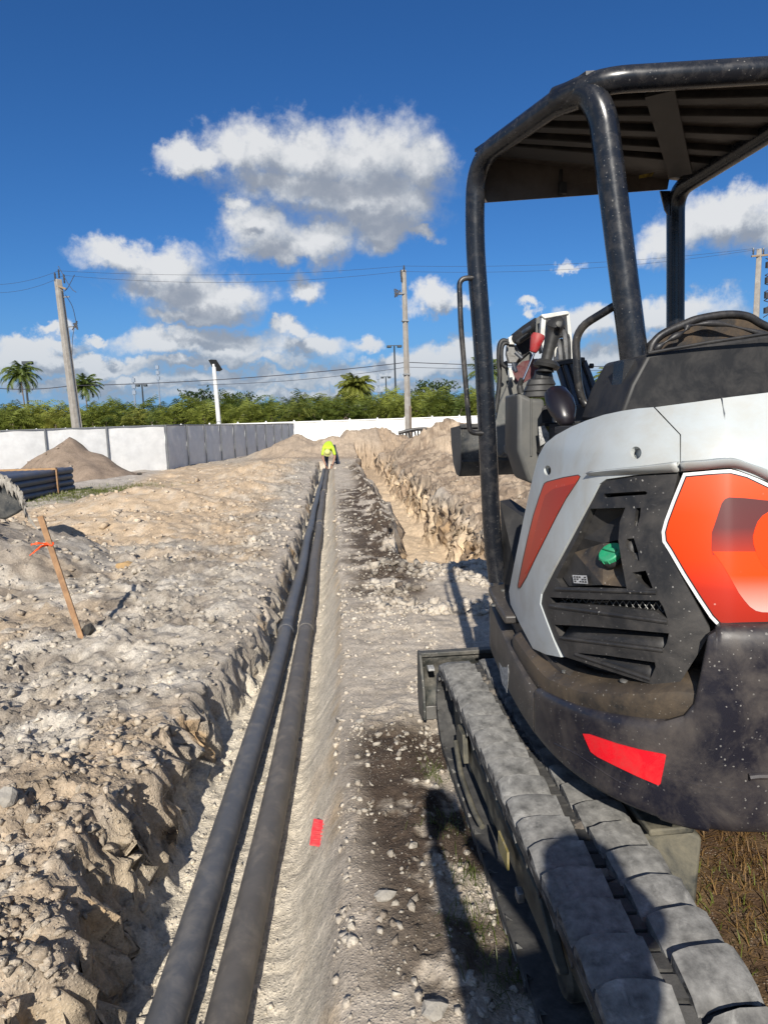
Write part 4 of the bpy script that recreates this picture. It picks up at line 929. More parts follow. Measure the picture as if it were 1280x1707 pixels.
# front lip
lip0 = [FLc+Vector((.01, .0, .02)), aty(800, 338, FLc.y+.02), aty(1112, 315.5, FRc.y-.03), aty(1120, 272, FRc.y-.05)]
lp = MB(); lp.prism(lip0, (0, .006, 0)).build('front_lip', 'roof_under', EX)
q = aty(928, 318, 2.80)
MB().box(q+Vector((0, -.03, .02)), (.018, .03, .10)).build('lamp_bracket', 'matt_black', EX, bevel=.003); MB().box(q+Vector((.008, -.04, -.005)), (.03, .03, .045)).build('bracket_foot', 'matt_black', EX, bevel=.003)
MB().add([aty(1065, 292, 2.75), aty(1090, 287, 2.78), aty(1086, 294, 2.78), aty(1064, 298, 2.75)], [(0, 1, 2, 3)]).build('roof_sticker', 'sticker_yellow', EX, None)
gs = [aty(1100, 318, FRc.y-.02), aty(1117, 318, FRc.y-.02), aty(1113, 358, FRc.y-.02), aty(1108, 350, FRc.y-.02)]
MB().prism(gs, (0, .008, 0)).build('gusset', 'canopy_paint', EX)
# ---------- grab rails
Yr = FLc.y-.02
MB().tube(fillet([aty(795, 463, Yr), aty(765, 464, Yr), aty(768, 545, Yr), aty(776, 640, Yr), aty(783, 722, Yr), aty(806, 722, Yr)], .045, 6), .0105, 12).build('grab_rail', 'rail_paint', EX, 60)
MB().tube(fillet([aty(1035, 503, 2.10), aty(958, 550, 2.22), aty(963, 640, 2.22), aty(975, 682, 2.22), aty(1045, 660, 2.10)], .06, 6), .0135, 12).build('grab_rail', 'rail_paint', EX, 60)
# ---------- cowl and seat
Yc = 1.86
cw = [(1079, 590), (1130, 580), (1280, 556), (1420, 545), (1420, 640), (1280, 668), (1150, 685), (1031, 700), (1052, 640)]
MB().prism([aty(a, b, Yc+(a-1050)*.0002) for a, b in cw], (.0, .30, 0)).build('rear_cowl', 'matt_black', EX, bevel=.012, seg=3)
MB().tube([aty(1079, 589, Yc), aty(1180, 571, Yc), aty(1280, 556, Yc), aty(1420, 545, Yc)], .005, 8).build('cowl_rim', 'matt_black', EX)
sb = ZL(lambda a, b: (a, b), (1082, 590), (1088, 572), (1105, 556), (1140, 540), (1165, 531), (1210, 524), (1245, 527), (1275, 543), (1330, 560), (1380, 590))
rim = [aty(a, b, 2.04) for a, b in sb]
MB().prism(rim+[aty(1380, 620, 2.04), aty(1082, 620, 2.04)], (0, .07, 0)).build('seat_back', 'seat_tear', EX, bevel=.015, seg=3)
MB().tube(curve(rim, 6), .012, 12).build('seat_piping', 'seat_vinyl', EX, 60)
MB().tube(curve([aty(1090, 583, 2.0), aty(1112, 568, 1.99), aty(1140, 552, 1.99), aty(1150, 543, 2.0), aty(1200, 540, 2.0), aty(1280, 560, 2.0), aty(1340, 585, 2.0)], 6), [.007+.004*math.sin(i*.9) for i in range(37)], 10).build('torn_edge', 'seat_vinyl', EX, 60)
# rear post foot plate
MB().prism([aty(1040, 600, 1.93), aty(1078, 598, 1.93), aty(1072, 692, 1.93), aty(1030, 694, 1.93)], (0, .07, 0)).build('post_foot', 'canopy_paint', EX, None)
# panel between post and cover, fuel side floor
MB().prism([aty(833, 835, 2.72), aty(872, 862, 2.62), aty(866, 980, 2.45), aty(840, 1000, 2.60)], (.06, .05, 0)).build('side_kick_plate', 'matt_black', EX)
fl = [surf(s, .81, .0) for s in np.linspace(hit(815, 1080, 0)[0], hit(835, 1130, 0)[0]+.08, 10)]
MB().prism([Vector((p.x, p.y, .795)) for p in fl]+[Vector((1.3, 2.1, .795)), Vector((1.3, 2.9, .795))], (0, 0, .03)).build('floor_plate', 'skirt_paint', EX, bevel=.008, seg=3)
for q in ((838, 985), (812, 992), (822, 1010)): MB().lathe([(.009, 0), (.009, .006)], 6, atz(*q, .825)).build('bolt', 'dirty_steel', EX)

# ------------------------------------------------------------------ undercarriage
TZ, TR = .222, .172            # wheel axis height, radius of the belt's inner path
Y0, Y1 = 1.10, 2.72
Ls = Y1-Y0; Lp = 2*Ls+2*math.pi*TR
def tp(t, r=0.0):
    """point on the belt path: (y, z, tangent angle), r outward"""
    t = t % Lp; R = TR
    if t < Ls: return Y0+t, TZ+R+r, 0.
    t -= Ls
    if t < math.pi*R: a = t/R; return Y1+(R+r)*math.sin(a), TZ+(R+r)*math.cos(a), -a
    t -= math.pi*R
    if t < Ls: return Y1-t, TZ-R-r, math.pi
    t -= Ls; a = t/R; return Y0-(R+r)*math.sin(a), TZ-(R+r)*math.cos(a), math.pi-a
def track(name, x0, detailed, label):
    w = .315
    tr = MB(); n = 120; prof = [(0, -.004), (0.0, .018), (.008, .024), (w-.008, .024), (w, .018), (w, -.004), (w-.02, -.008), (.02, -.008)]
    vs = []
    for k in range(n):
        for (px, pr) in prof:
            y, z, a = tp(k*Lp/n, pr); vs.append((x0+px, y, z))
    m = len(prof); tr.add(vs, [(k*m+j, k*m+(j+1) % m, ((k+1) % n)*m+(j+1) % m, ((k+1) % n)*m+j) for k in range(n) for j in range(m)])
    belt = tr.build('track_belt', 'belt_rubber', EX, 40)
    N = 42; pitch = Lp/N
    # one lug: grid in belt-local space (x across, t along, n outward)
    def lug(xa, xb, flip):
        us = [0, .015, .05, .14, .30, .50, .70, .86, .95, .985, 1.0]; ts = [0, .02, .08, .30, .60, .90, .985, 1.0]
        vs = []
        for j, tt in enumerate(ts):
            for i, u in enumerate(us):
                x = xa+(xb-xa)*u; uo = u if not flip else 1-u      # uo: 0 outer edge, 1 inner edge
                arc = .10*(1-(2*u-1)**2)
                h = .008+.030*tt**.6+.003*math.sin(math.pi*u)
                if uo < .2: h -= .014*(1-uo/.2)**1.3
                if j == 0 or j == len(ts)-1 or i == 0 or i == len(us)-1: h -= .034
                tl_ = (tt-.5)*.92+arc+.10*(.5-uo); vs.append((x, tl_*pitch, h))
        W = len(us); fs = [(j*W+i, j*W+i+1, (j+1)*W+i+1, (j+1)*W+i) for j in range(len(ts)-1) for i in range(W-1)]
        return vs, fs
    def to_world(vs, t0, name, par, m='rubber'):
        out = []
        for (x, tt, h) in vs[0]:
            y, z, a = tp(t0+tt, .018+h); out.append((x0+x, y, z))
        return MB().add(out, vs[1]).build(name, m, par, 38)
    LA, LB = lug(.0, .142, False), lug(.172, w, True); rnd = random.Random(3)
    guide = ([(x, t_, h) for h in (0, .014) for (x, t_) in ((.136, -.020), (.178, -.024), (.178, .016), (.136, .020))], [(4, 5, 6, 7), (0, 1, 5, 4), (1, 2, 6, 5), (2, 3, 7, 6), (3, 0, 4, 7)])
    def rough(L):
        return ([(x+rnd.gauss(0, .0006), t_+rnd.gauss(0, .0008), h+rnd.gauss(0, .0013)) for (x, t_, h) in L[0]], L[1])
    if detailed:
        for k in range(N):
            to_world(rough(LA), (k+.25)*pitch, 'track_pad', EX); to_world(rough(LB), (k+.75)*pitch, 'track_pad', EX)
            to_world(guide, (k+.30)*pitch, 'guide_lug', EX, 'belt_rubber'); to_world(guide, (k+.80)*pitch, 'guide_lug', EX, 'belt_rubber')
    else:
        mb = MB()
        for k in range(N):
            for L, o in ((LA, .25), (LB, .75)):
                out = []
                for (x, tt, h) in L[0]: y, z, a = tp((k+o)*pitch+tt, .018+h); out.append((x0+x, y, z))
                mb.add(out, L[1])
        mb.build('track_pads', 'rubber', EX, 50)
    # frame, rollers, idler and sprocket
    MB().box((x0+w/2, (Y0+Y1)/2, .235), (.17, Ls-.1, .12)).build('track_frame', 'track_steel', EX, bevel=.01)
    MB().prism([(x0+.03, Y0+.25, .20), (x0+.03, Y1-.15, .20), (x0+.03, Y1-.25, .30), (x0+.03, Y0+.40, .30)], (.03, 0, 0)).build('frame_plate', 'track_steel', EX, bevel=.005)
    rx = Matrix.Rotation(math.pi/2, 3, 'Y')
    for yy in (Y0, Y1): MB().lathe([(.13, 0), (.15, .01), (.15, .05), (.08, .06), (.08, .11), (.15, .12), (.15, .16), (.13, .17)], 24, (x0+.07, yy, TZ), rx).build('idler_wheel', 'track_steel', EX)
    for k in range(4): MB().lathe([(.05, 0), (.06, .01), (.06, .16), (.05, .17)], 16, (x0+.07, Y0+.34+k*.36, .12), rx).build('track_roller', 'track_steel', EX)
    return belt
track('left', .452, True, '')
track('right', 1.70, False, '')
# side details on the left track frame
MB().prism([(.452, 2.28, .23), (.452, 2.43, .26), (.452, 2.40, .33), (.452, 2.30, .335)], (.02, 0, 0)).build('hose_guard', 'track_steel', EX, bevel=.003)
MB().tube(fillet([(.445, 2.40, .26), (.44, 2.28, .19), (.445, 2.08, .165), (.455, 2.0, .16)], .04), .010, 10).build('grease_pipe', 'track_steel', EX, 60)
MB().box((.452, 1.72, .27), (.006, .10, .055)).build('warning_sticker', 'yellow_decal', EX)
MB().box((.45, 1.55, .26), (.02, .03, .03)).build('frame_bolt', 'dirty_steel', EX, bevel=.004)
rm = random.Random(12)
for k in range(26):
    y = rm.uniform(1.2, 2.7); x = rm.choice((.60, .62)); zz = .10+rm.random()*.10 if x < .5 else .418; mb = MB(); s_ = rm.uniform(.008, .022)
    bmv = []; 
    for a_i in range(3):
        for b_i in range(6): q = b_i*math.pi/3; rr = s_*(1, .8, .25)[a_i]*rm.uniform(.7, 1.2); bmv.append((x+(a_i*.006 if x > .5 else 0)+rr*math.cos(q)*(.5 if x < .5 else 1), y+rr*math.sin(q)*1.2, zz+a_i*s_*.4+(rr*math.cos(q) if x < .5 else 0)))
    mb.add(bmv, [(i*6+j, i*6+(j+1) % 6, (i+1)*6+(j+1) % 6, (i+1)*6+j) for i in range(2) for j in range(6)]+[tuple(range(12, 18))]); mb.build('mud_clod', 'ledge_mud', EX, None)
# slew base
MB().lathe([(.42, .40), (.42, .50), (.36, .51), (.36, .59), (.3, .59)], 40, (1.24, 1.95, 0)).build('slew_ring', 'matt_black', EX)
MB().box((1.24, 2.05, .33), (.98, .6, .16)).build('undercarriage_frame', 'track_steel', EX, bevel=.02)
MB().prism([(.79, 1.62, .44), (.93, 1.52, .40), (.90, 1.50, .12), (.79, 1.50, .12)], (.01, .25, .02)).build('rear_bracket', 'track_steel', EX, bevel=.01)
MB().box((.84, 1.62, .43), (.12, .22, .02)).build('rear_bracket', 'track_steel', EX, bevel=.005)
# dozer blade
bl = EX
prof = [(3.10, .03), (3.155, .10), (3.165, .19), (3.145, .28), (3.10, .335)]
rows = [[Vector((x, y, z)) for x in np.linspace(.40, 2.08, 24)] for y, z in curve_prof] if False else [[Vector((x, y+.06, z)) for x in np.linspace(.42, 2.06, 20)] for y, z in prof]
ruled('blade_face', rows, 'blade_paint', EX, 40, .012)
MB().box((1.24, 3.165, .343), (1.66, .045, .022)).build('blade_top_rail', 'blade_paint', EX, bevel=.004)
MB().prism([(.405, 3.02, .06), (.405, 3.20, .02), (.405, 3.235, .12), (.405, 3.20, .352), (.405, 3.13, .352), (.405, 3.03, .20)], (.014, 0, 0)).build('blade_end_plate', 'blade_paint', EX, bevel=.003)
MB().box((1.24, 3.15, .04), (1.66, .02, .07)).build('cutting_edge', 'dirty_steel', EX, bevel=.003)
MB().box((.455, 3.08, .30), (.03, .05, .012)).build('blade_tag', 'sticker_white', EX)
for x in (.90, 1.56): MB().bar((x, 2.2, .24), (x, 3.13, .18), .09, .12).build('blade_arm', 'blade_paint', EX, bevel=.01)

# ------------------------------------------------------------------ operator's console
Yk = 2.42
def Z7(x, y): return 760+x/4, 480+y/4
def at7(x, y, Y): return aty(*Z7(x, y), Y)
co = [(410, 690), (440, 665), (560, 665), (590, 700), (640, 1010), (640, 1240), (560, 1400), (480, 1300), (430, 1160), (405, 1060)]
MB().prism([at7(a, b, Yk) for a, b in ((412, 690), (500, 735), (590, 738), (600, 900), (640, 1010), (640, 1330), (480, 1300), (410, 1080))], (.02, .26, .0)).build('console', 'console_grey', EX, bevel=.015, seg=3)
MB().tube([at7(500, 740, Yk-.003), at7(500, 1120, Yk-.003)], .004, 6).build('console_edge', 'console_grey', EX)
# rubber boot in four steps
bc = at7(572, 690, Yk+.07)
for k, (cx, cy, hw, hh) in enumerate(((557, 706, 122, 22), (560, 668, 112, 22), (564, 628, 98, 22), (580, 578, 66, 34))):
    c = at7(cx, cy, Yk+.07); w = hw/4/FPX*2.5; hgt = hh/4/FPX*2.5
    oc = [(w*math.cos(q)*1.08, w*.8*math.sin(q)) for q in [math.pi/8+k2*math.pi/4 for k2 in range(8)]]
    lo = [c+Vector((x, y, -hgt)) for x, y in oc]; hi = [c+Vector((x*.80, y*.80, hgt)) for x, y in oc]
    MB().add(lo+hi, [tuple(range(7, -1, -1)), tuple(range(8, 16))]+[(i, (i+1) % 8, 8+(i+1) % 8, 8+i) for i in range(8)]).build('rubber_boot', 'joystick_plastic', EX, 40, bevel=.005, seg=3)
js = [at7(592, 560, Yk+.05), at7(598, 500, Yk+.05), at7(612, 430, Yk+.05), at7(628, 370, Yk+.05), at7(648, 290, Yk+.05), at7(664, 240, Yk+.04), at7(660, 218, Yk+.03)]
j = MB().tube(curve(js, 5), [.034, .030, .026, .023, .021, .021, .021, .021, .021, .021, .022, .022, .022, .023, .023, .024, .025, .026, .027, .028, .029, .030, .031, .032, .033, .033, .032, .030, .027, .022, .010], 16).build('joystick', 'joystick_plastic', EX, 60)
MB().lathe([(.046, -.012), (.050, 0), (.044, .010), (.034, .016)], 20, at7(602, 512, Yk+.05), Matrix.Rotation(.25, 3, 'Y')).build('joystick_flange', 'joystick_plastic', j)
MB().lathe([(.011, 0), (.011, .006), (.008, .008)], 14, at7(668, 248, Yk+.01)+Vector((0, -.02, 0)), Matrix.Rotation(math.radians(80), 3, 'X')).build('thumb_button', 'console_grey', j)
MB().tube([at7(448, 610, Yk), at7(478, 540, Yk), at7(524, 425, Yk)], .0042, 10).build('lever_rod', 'chrome', EX)
MB().tube(curve([at7(430, 700, Yk+.01), at7(424, 650, Yk+.01), at7(440, 605, Yk)], 5), [.012]*5+[.010]*6, 10).build('lever_boot', 'joystick_plastic', EX)
MB().tube([at7(514, 428, Yk), at7(518, 415, Yk), at7(530, 375, Yk), at7(543, 330, Yk), at7(550, 310, Yk), at7(552, 303, Yk)], [.012, .016, .021, .026, .022, .008], 16).build('lever_knob', 'red_knob', EX, 50)
kb = [at7(655, 690, 2.30), at7(665, 705, 2.28), at7(690, 760, 2.25), at7(712, 820, 2.22), at7(728, 870, 2.20), at7(738, 905, 2.19), at7(740, 918, 2.19)]
MB().tube(kb, [.026, .042, .050, .046, .034, .026, .010], 20, flat=.8).build('armrest', 'knob_plastic', EX, 60)
MB().prism([at7(560, 800, Yk), at7(640, 760, Yk), at7(640, 930, Yk), at7(565, 930, Yk)], (.05, .10, 0)).build('armrest_bracket', 'matt_black', EX, bevel=.005)
MB().prism([at7(548, 925, 2.36), at7(588, 918, 2.36), at7(640, 1005, 2.36), at7(560, 1055, 2.36)], (0, .004, 0)).build('sticker', 'sticker_white', EX)
MB().prism([at7(590, 925, 2.37), at7(760, 905, 2.37), at7(740, 985, 2.37), at7(640, 1010, 2.37)], (0, .004, 0)).build('warning_sticker', 'sticker_yellow', EX)
MB().prism([at7(590, 900, 2.375), at7(1000, 880, 2.375), at7(960, 1100, 2.375), at7(560, 1100, 2.375)], (0, .1, 0)).build('seat_base', 'matt_black', EX)
# ------------------------------------------------------------------ boom, arm, bucket
def slab(name, m, Y, pl, th, bevel=.008, Yf=None, f=at7, par=None):
    return MB().prism([f(a, b, Y if Yf is None else Yf(a, b)) for a, b in pl], (th*.09, th, 0)).build(name, m, par or EX, bevel=bevel, seg=2)
KB = 1.27; Yb = 3.55*KB
slab('boom', 'boom_grey', Yb, [(345, 642), (372, 600), (420, 470), (500, 420), (560, 560), (470, 700), (425, 830), (380, 960), (345, 1085), (290, 1130), (262, 1080), (255, 900), (290, 770)], .20, .012)
slab('boom_decal', 'maroon_decal', Yb-.004, [(372, 590), (382, 545), (440, 490), (540, 470), (575, 520), (500, 600), (420, 650)], .003, 0)
slab('boom_cylinder_guard', 'boom_white', 3.25*KB, [(572, 178), (602, 190), (592, 300), (600, 420), (585, 430), (560, 330)], .05, .004)
slab('boom_cylinder_guard', 'boom_white', 3.25*KB, [(735, 158), (755, 160), (772, 300), (782, 440), (800, 560), (790, 580), (764, 480), (745, 300)], .05, .004)
slab('guard_top', 'boom_white', 3.24*KB, [(568, 186), (568, 176), (735, 152), (750, 156), (752, 174), (590, 205)], .07, .004)
slab('guard_plate', 'boom_grey', 3.34*KB, [(535, 200), (575, 180), (600, 240), (600, 420), (560, 440), (530, 300)], .03, .004)
slab('boom_head', 'matt_black', 3.36*KB, [(598, 205), (742, 182), (765, 320), (700, 330), (640, 380), (600, 420)], .06, .01)
slab('boom_head', 'boom_white', 3.42*KB, [(655, 400), (700, 340), (760, 420), (775, 480), (790, 500), (660, 490)], .06, .01)
MB().tube([at7(395, 345, (3.5)*KB), at7(465, 290, (3.45)*KB), at7(545, 238, (3.4)*KB)], .034*KB, 16).build('hydraulic_cylinder', 'matt_black', EX)
MB().tube([at7(405, 362, (3.46)*KB), at7(500, 300, (3.42)*KB)], .016*KB, 12).build('cylinder_rod', 'hose_black', EX)
slab('cylinder_lug', 'boom_white', 3.48*KB, [(350, 330), (372, 316), (392, 326), (392, 378), (352, 376)], .06, .004)
slab('knuckle_plate', 'dirty_steel', 3.50*KB, [(340, 380), (400, 380), (440, 440), (400, 500), (352, 500), (335, 440)], .05, .006)
slab('knuckle_plate', 'matt_black', 3.53*KB, [(400, 380), (470, 330), (530, 320), (520, 400), (430, 480), (400, 500)], .05, .006)
slab('knuckle_plate', 'boom_white', 3.49*KB, [(350, 535), (370, 530), (378, 560), (392, 600), (385, 620), (355, 600)], .02, .004)
slab('arm_side', 'boom_grey', 3.60*KB, [(300, 500), (345, 480), (350, 640), (300, 780), (262, 880), (250, 860), (285, 700)], .05, .006)
MB().tube(curve([at7(348, 360, (3.5)*KB), at7(310, 352, (3.5)*KB), at7(288, 390, (3.5)*KB), at7(285, 480, (3.5)*KB), at7(290, 600, (3.5)*KB), at7(278, 720, (3.5)*KB), at7(262, 830, (3.5)*KB)], 6), .013*KB, 10).build('hydraulic_hose', 'hose_black', EX)
MB().tube(curve([at7(352, 372, (3.46)*KB), at7(320, 372, (3.46)*KB), at7(304, 410, (3.46)*KB), at7(306, 500, (3.46)*KB), at7(330, 530, (3.46)*KB)], 6), .010*KB, 10).build('hydraulic_hose', 'hose_black', EX)
for (a, b, c, d_) in ((440, 300, 500, 260), (395, 430, 440, 470), (380, 500, 400, 560)): MB().tube([at7(a, b, (3.38)*KB), at7(c, d_, (3.36)*KB)], .010*KB, 8).build('hydraulic_hose', 'hose_blue', EX)
for k, (xa, ya) in enumerate(((680, 350), (700, 350), (715, 290), (735, 300), (690, 420))):
    MB().tube(curve([at7(xa, ya, (3.30)*KB), at7(xa+8, ya+30, (3.24)*KB), at7(xa+14, ya+90, (3.22)*KB), at7(xa+18, 490, (3.22)*KB)], 5), .011*KB, 8).build('hydraulic_fitting', 'dirty_steel' if k % 2 == 0 else 'hose_black', EX)
slab('hose_clamp', 'matt_black', 3.14*KB, [(655, 500), (660, 480), (790, 470), (800, 460), (858, 462), (862, 492), (800, 500), (665, 520)], .05, .004)
for k in range(9):
    u = k/8; x0, x1 = 672+u*180, 755+u*185; y0, y1 = 508-u*20, 790-u*60
    MB().tube(curve([at7(x0, y0, (3.16+.03*(k % 2))*KB), at7(x0+(x1-x0)*.5+3, (y0+y1)/2, (3.14+.03*(k % 2))*KB), at7(x1, y1, (3.10+.03*(k % 2))*KB), at7(x1+28, y1+95, (3.10)*KB)], 5), .0125*KB, 10).build('hydraulic_hose', 'hose_blue', EX, 60)
slab('swing_post', 'matt_black', 3.0*KB, [(780, 790), (870, 770), (990, 740), (1000, 900), (800, 940)], .20, .01)
MB().tube([at7(890, 520, (3.1)*KB), at7(912, 520, (3.1)*KB)], .012*KB, 8).build('clamp_bolt', 'matt_black', EX)
# link and bucket (hanging in front of the left post)
BK = empty('unused', (0, 0, 0), 'x', 'x') if False else EX
Yq = 4.75
def atq(px, py, Y=Yq): return aty(px, py, Y)
bp = [(768, 708), (776, 704), (800, 705), (872, 690), (875, 782), (868, 796), (800, 800), (778, 795), (772, 780)]
left_prof = [(0, 1.485), (.02, 1.20), (.10, 1.155), (.22, 1.17), (.30, 1.25), (.33, 1.40)]
bx0, bx1 = atq(769, 740).x, atq(882, 740).x
zt_, zb_ = atq(769, 709).z, atq(769, 795).z
prof = [(.0, zt_), (.005, zb_+.14), (.03, zb_+.06), (.10, zb_), (.21, zb_+.01), (.31, zb_+.08), (.38, zb_+.22), (.40, zt_-.02)]
ruled('bucket_shell', [[Vector((x, Yq+a, z)) for x in (bx0, (bx0+bx1)/2, bx1)] for a, z in prof], 'bucket_dark', EX, 40, .010)
for x in (bx0-.006, bx1-.004): MB().prism([(x, Yq+a-.01, z) for a, z in prof], (.010, 0, 0)).build('bucket_side', 'bucket_dark', EX, bevel=.002)
MB().box(((bx0+bx1)/2, Yq-.01, zt_-.005), (bx1-bx0+.02, .03, .03)).build('bucket_lip', 'bucket_dark', EX, bevel=.004)
MB().box(((bx0+bx1)/2, Yq-.012, zb_+.115), (bx1-bx0, .016, .018)).build('bucket_rib', 'bucket_dark', EX, bevel=.003)
slab('bucket_link', 'boom_grey', 4.55, [(262, 880), (345, 1085), (340, 1130), (290, 1130), (250, 1010), (240, 940)], .08, .008)
slab('boom_foot', 'boom_grey', 4.3, [(330, 1050), (415, 1050), (420, 1100), (340, 1110)], .10, .008)

# ------------------------------------------------------------------ construction screen, white fence
scr = [(-17.0, 21.2), (-5.95, 25.0), (-2.35, 48.0)]
def screen():
    r = empty('construction_screen', (-8, 24, 0), 'pale fabric privacy screen on dark posts running past the sand mound', 'screen')
    def run(a, b, n, ha, hb, ph):
        for k in range(n):
            p = a.lerp(b, k/n); q = a.lerp(b, (k+1)/n); z0, z1 = ha+(hb-ha)*k/n, ha+(hb-ha)*(k+1)/n
            nrm = (q-p).cross(Vector((0, 0, 1))).normalized(); vs = []; nu, nv = 14, 7
            for j in range(nv+1):
                for i in range(nu+1):
                    u, v = i/nu, j/nv; z = .02+(z0+(z1-z0)*u)*v*(1-.010*math.sin(math.pi*u)*(v > .9)); d = .05*math.sin(math.pi*u)*math.sin(math.pi*v*.9)+.022*math.sin(u*9+k*2+v*3)*(math.sin(math.pi*u))+.02*math.sin(v*11+k+u*13)*ph
                    w = p.lerp(q, u)+nrm*d; vs.append((w.x, w.y, z))
            o = MB().add(vs, [(j*(nu+1)+i, j*(nu+1)+i+1, (j+1)*(nu+1)+i+1, (j+1)*(nu+1)+i) for j in range(nv) for i in range(nu)]).build('screen_panel', 'screen_cloth', r)
            MB().tube([p+Vector((0, 0, -.1))-nrm*0+nrm*.07, p+Vector((0, 0, z0+.03))+nrm*.07], .035, 8).build('post', 'galv_post', r)
            MB().tube([p+Vector((0, 0, z0+.01))+nrm*.05, q+Vector((0, 0, z1+.01))+nrm*.05], .022, 6).build('rail', 'galv_post', r)
    A, B, C = [Vector((x, y, 0)) for x, y in scr]
    run(A, B, 6, 1.62, 1.66, .3); run(B, C, 11, 1.66, 1.62, 1.0)
screen()
def vinyl():
    r = empty('vinyl_fence', (0, 58, 0), 'long white vinyl fence with capped posts in front of the palm hedge', 'fence')
    pm = bpy.data.meshes.new('panel'); bm = bmesh.new()
    bmesh.ops.create_cube(bm, size=1)
    for v in bm.verts: v.co = Vector((v.co.x*2.3, v.co.y*.05, v.co.z*1.72+.92))
    bm.to_mesh(pm); bm.free(); pm.materials.append(MATS['vinyl_white'])
    qm = MB(); qm.box((0, 0, .95), (.13, .13, 1.92)); qm.add([(-.085, -.085, 1.91), (.085, -.085, 1.91), (.085, .085, 1.91), (-.085, .085, 1.91), (0, 0, 2.0)], [(0, 1, 4), (1, 2, 4), (2, 3, 4), (3, 0, 4), (3, 2, 1, 0)])
    po = None
    x = -58.0; ang = math.radians(-1.0)
    while x < 62:
        y = 58+(-.018)*x; c = Vector((x, y, 0))
        o = bpy.data.objects.new('fence_panel', pm); link(o, r); o.location = c+Vector((1.2, 0, 0)); 
        if po is None: po = qm.build('fence_post', 'vinyl_white', r); po.location = c
        else: q = po.copy(); COL.objects.link(q); q.location = c
        if -18 < x < 18 or x < -20:
            pass
        x += 2.4
    MB().bar((-58, 59.0, 1.81), (62, 56.84, 1.81), .09, .09).build('top_rail', 'vinyl_white', r)
vinyl()

# ------------------------------------------------------------------ palms
def frond(mb, base, az, L, arch, lean, nl=16, w=.045, ll=.5, rnd=random):
    """one feather leaf: an arching rachis with paired hanging leaflets"""
    d = Vector((math.cos(az), math.sin(az), 0)); p = Vector(base); el = math.radians(88-lean*70); pts = [p.copy()]; st = L/nl
    for i in range(nl):
        p = p+(d*math.cos(el)+Vector((0, 0, math.sin(el))))*st; el -= math.radians(arch*95)/nl*(.5+i/nl); pts.append(p.copy())
    side = Vector((-d.y, d.x, 0))
    for i in range(1, nl):
        u = i/nl; t_ = (pts[i+1]-pts[i-1]).normalized(); l = L*ll*math.sin(math.pi*min(1, u*.80+.15))**.7
        for s in (-1, 1):
            e = pts[i]+(side*s*.7+t_*.6+Vector((0, 0, -.35-.35*rnd.random()))).normalized()*l*(.75+.5*rnd.random()); q = t_*w
            mb.add([pts[i]-q, pts[i]+q, e], [(0, 1, 2)])
    for i in range(nl):
        mb.add([pts[i]+side*.02, pts[i]-side*.02, pts[i+1]-side*.01, pts[i+1]+side*.01], [(0, 1, 2, 3)])
def palm_clump(seed, H, n, R):
    rnd = random.Random(seed); mb = MB()
    for k in range(n):
        a = rnd.random()*6.283; b = (rnd.gauss(0, R*.38), rnd.gauss(0, R*.25), H*(.05+.62*rnd.random())); frond(mb, b, a, H*(.34+.20*rnd.random()), .7+.7*rnd.random(), .05+.7*rnd.random(), 11, .045, .32, rnd=rnd)
    return mb
def mk_palm(mb, leaf, x, y, z, name, label, cat, group, stems):
    r = bpy.data.objects.new(name, None); COL.objects.link(r); tag(r, label, cat, group)
    f = mb.build('fronds', leaf, None, None, fix=False); f.parent = r
    s = MB()
    for q in stems: s.tube(q, [.09, .07, .055][:len(q)] if len(q) == 3 else .06, 7)
    so = s.build('trunk', 'trunk', None); so.parent = r; r.location = (x, y, z); return r
def copy_tree(r, loc, rz, sc):
    c = r.copy(); COL.objects.link(c); c.location = loc; c.rotation_euler = (0, 0, rz); c.scale = (sc, sc, sc)
    for ch in r.children: d = ch.copy(); COL.objects.link(d); d.parent = c
    return c
protos = []
kinds = [('palm_leaf', 'bushy green palm in the clipped row behind the white fence'), ('palm_yellow', 'yellower bushy palm in the row behind the white fence'), ('palm_leaf', 'bushy green palm in the clipped row behind the white fence'), ('palm_dark', 'dark green bushy palm in the row behind the white fence')]
for i, (lf, lb_) in enumerate(kinds):
    rr = random.Random(i); H = 4.5
    protos.append(mk_palm(palm_clump(20+i, H, 95, 1.3), lf, 0, 0, 0, 'hedge_palm', lb_, 'palm', 'palms in the row behind the white fence', [[(rr.gauss(0, .4), rr.gauss(0, .3), 0), (rr.gauss(0, .4), rr.gauss(0, .3), H*.35), (rr.gauss(0, .5), rr.gauss(0, .3), H*.6)] for _ in range(4)]))
rp_ = random.Random(5); used = set(); k = 0
for row, (yy, dx, sc0) in enumerate(((61.5, 1.4, .96), (64.5, 1.6, 1.14))):
    x = -44.0+row*.7
    while x < 50:
        pi = rp_.choice([0, 0, 2, 2, 1, 3]); sc = sc0*(.92+.13*rp_.random())*(1.0 if x > -8 else 1.0); loc = (x+rp_.uniform(-.3, .3), yy+rp_.uniform(-.8, .8)-.018*x, -.1)
        if pi not in used: used.add(pi); o = protos[pi]; o.location = loc; o.scale = (sc,)*3
        else: o = copy_tree(protos[pi], loc, rp_.random()*6.28, sc)
        zn = 'left of the leaning utility pole' if x < -23.5 else 'between leaning pole and white lamp post' if x < -10 else 'between white lamp post and round-crowned palm' if x < 1.5 else 'between round-crowned palm and middle pole' if x < 8 else 'right of the middle pole' if x < 17 else 'hidden mostly behind the excavator'
        o['label'] = ('green', 'yellowish', 'green', 'dark')[pi]+(' hedge palm, front row, ' if row == 0 else ' hedge palm, back row, ')+zn
        x += dx*rp_.uniform(.8, 1.2)
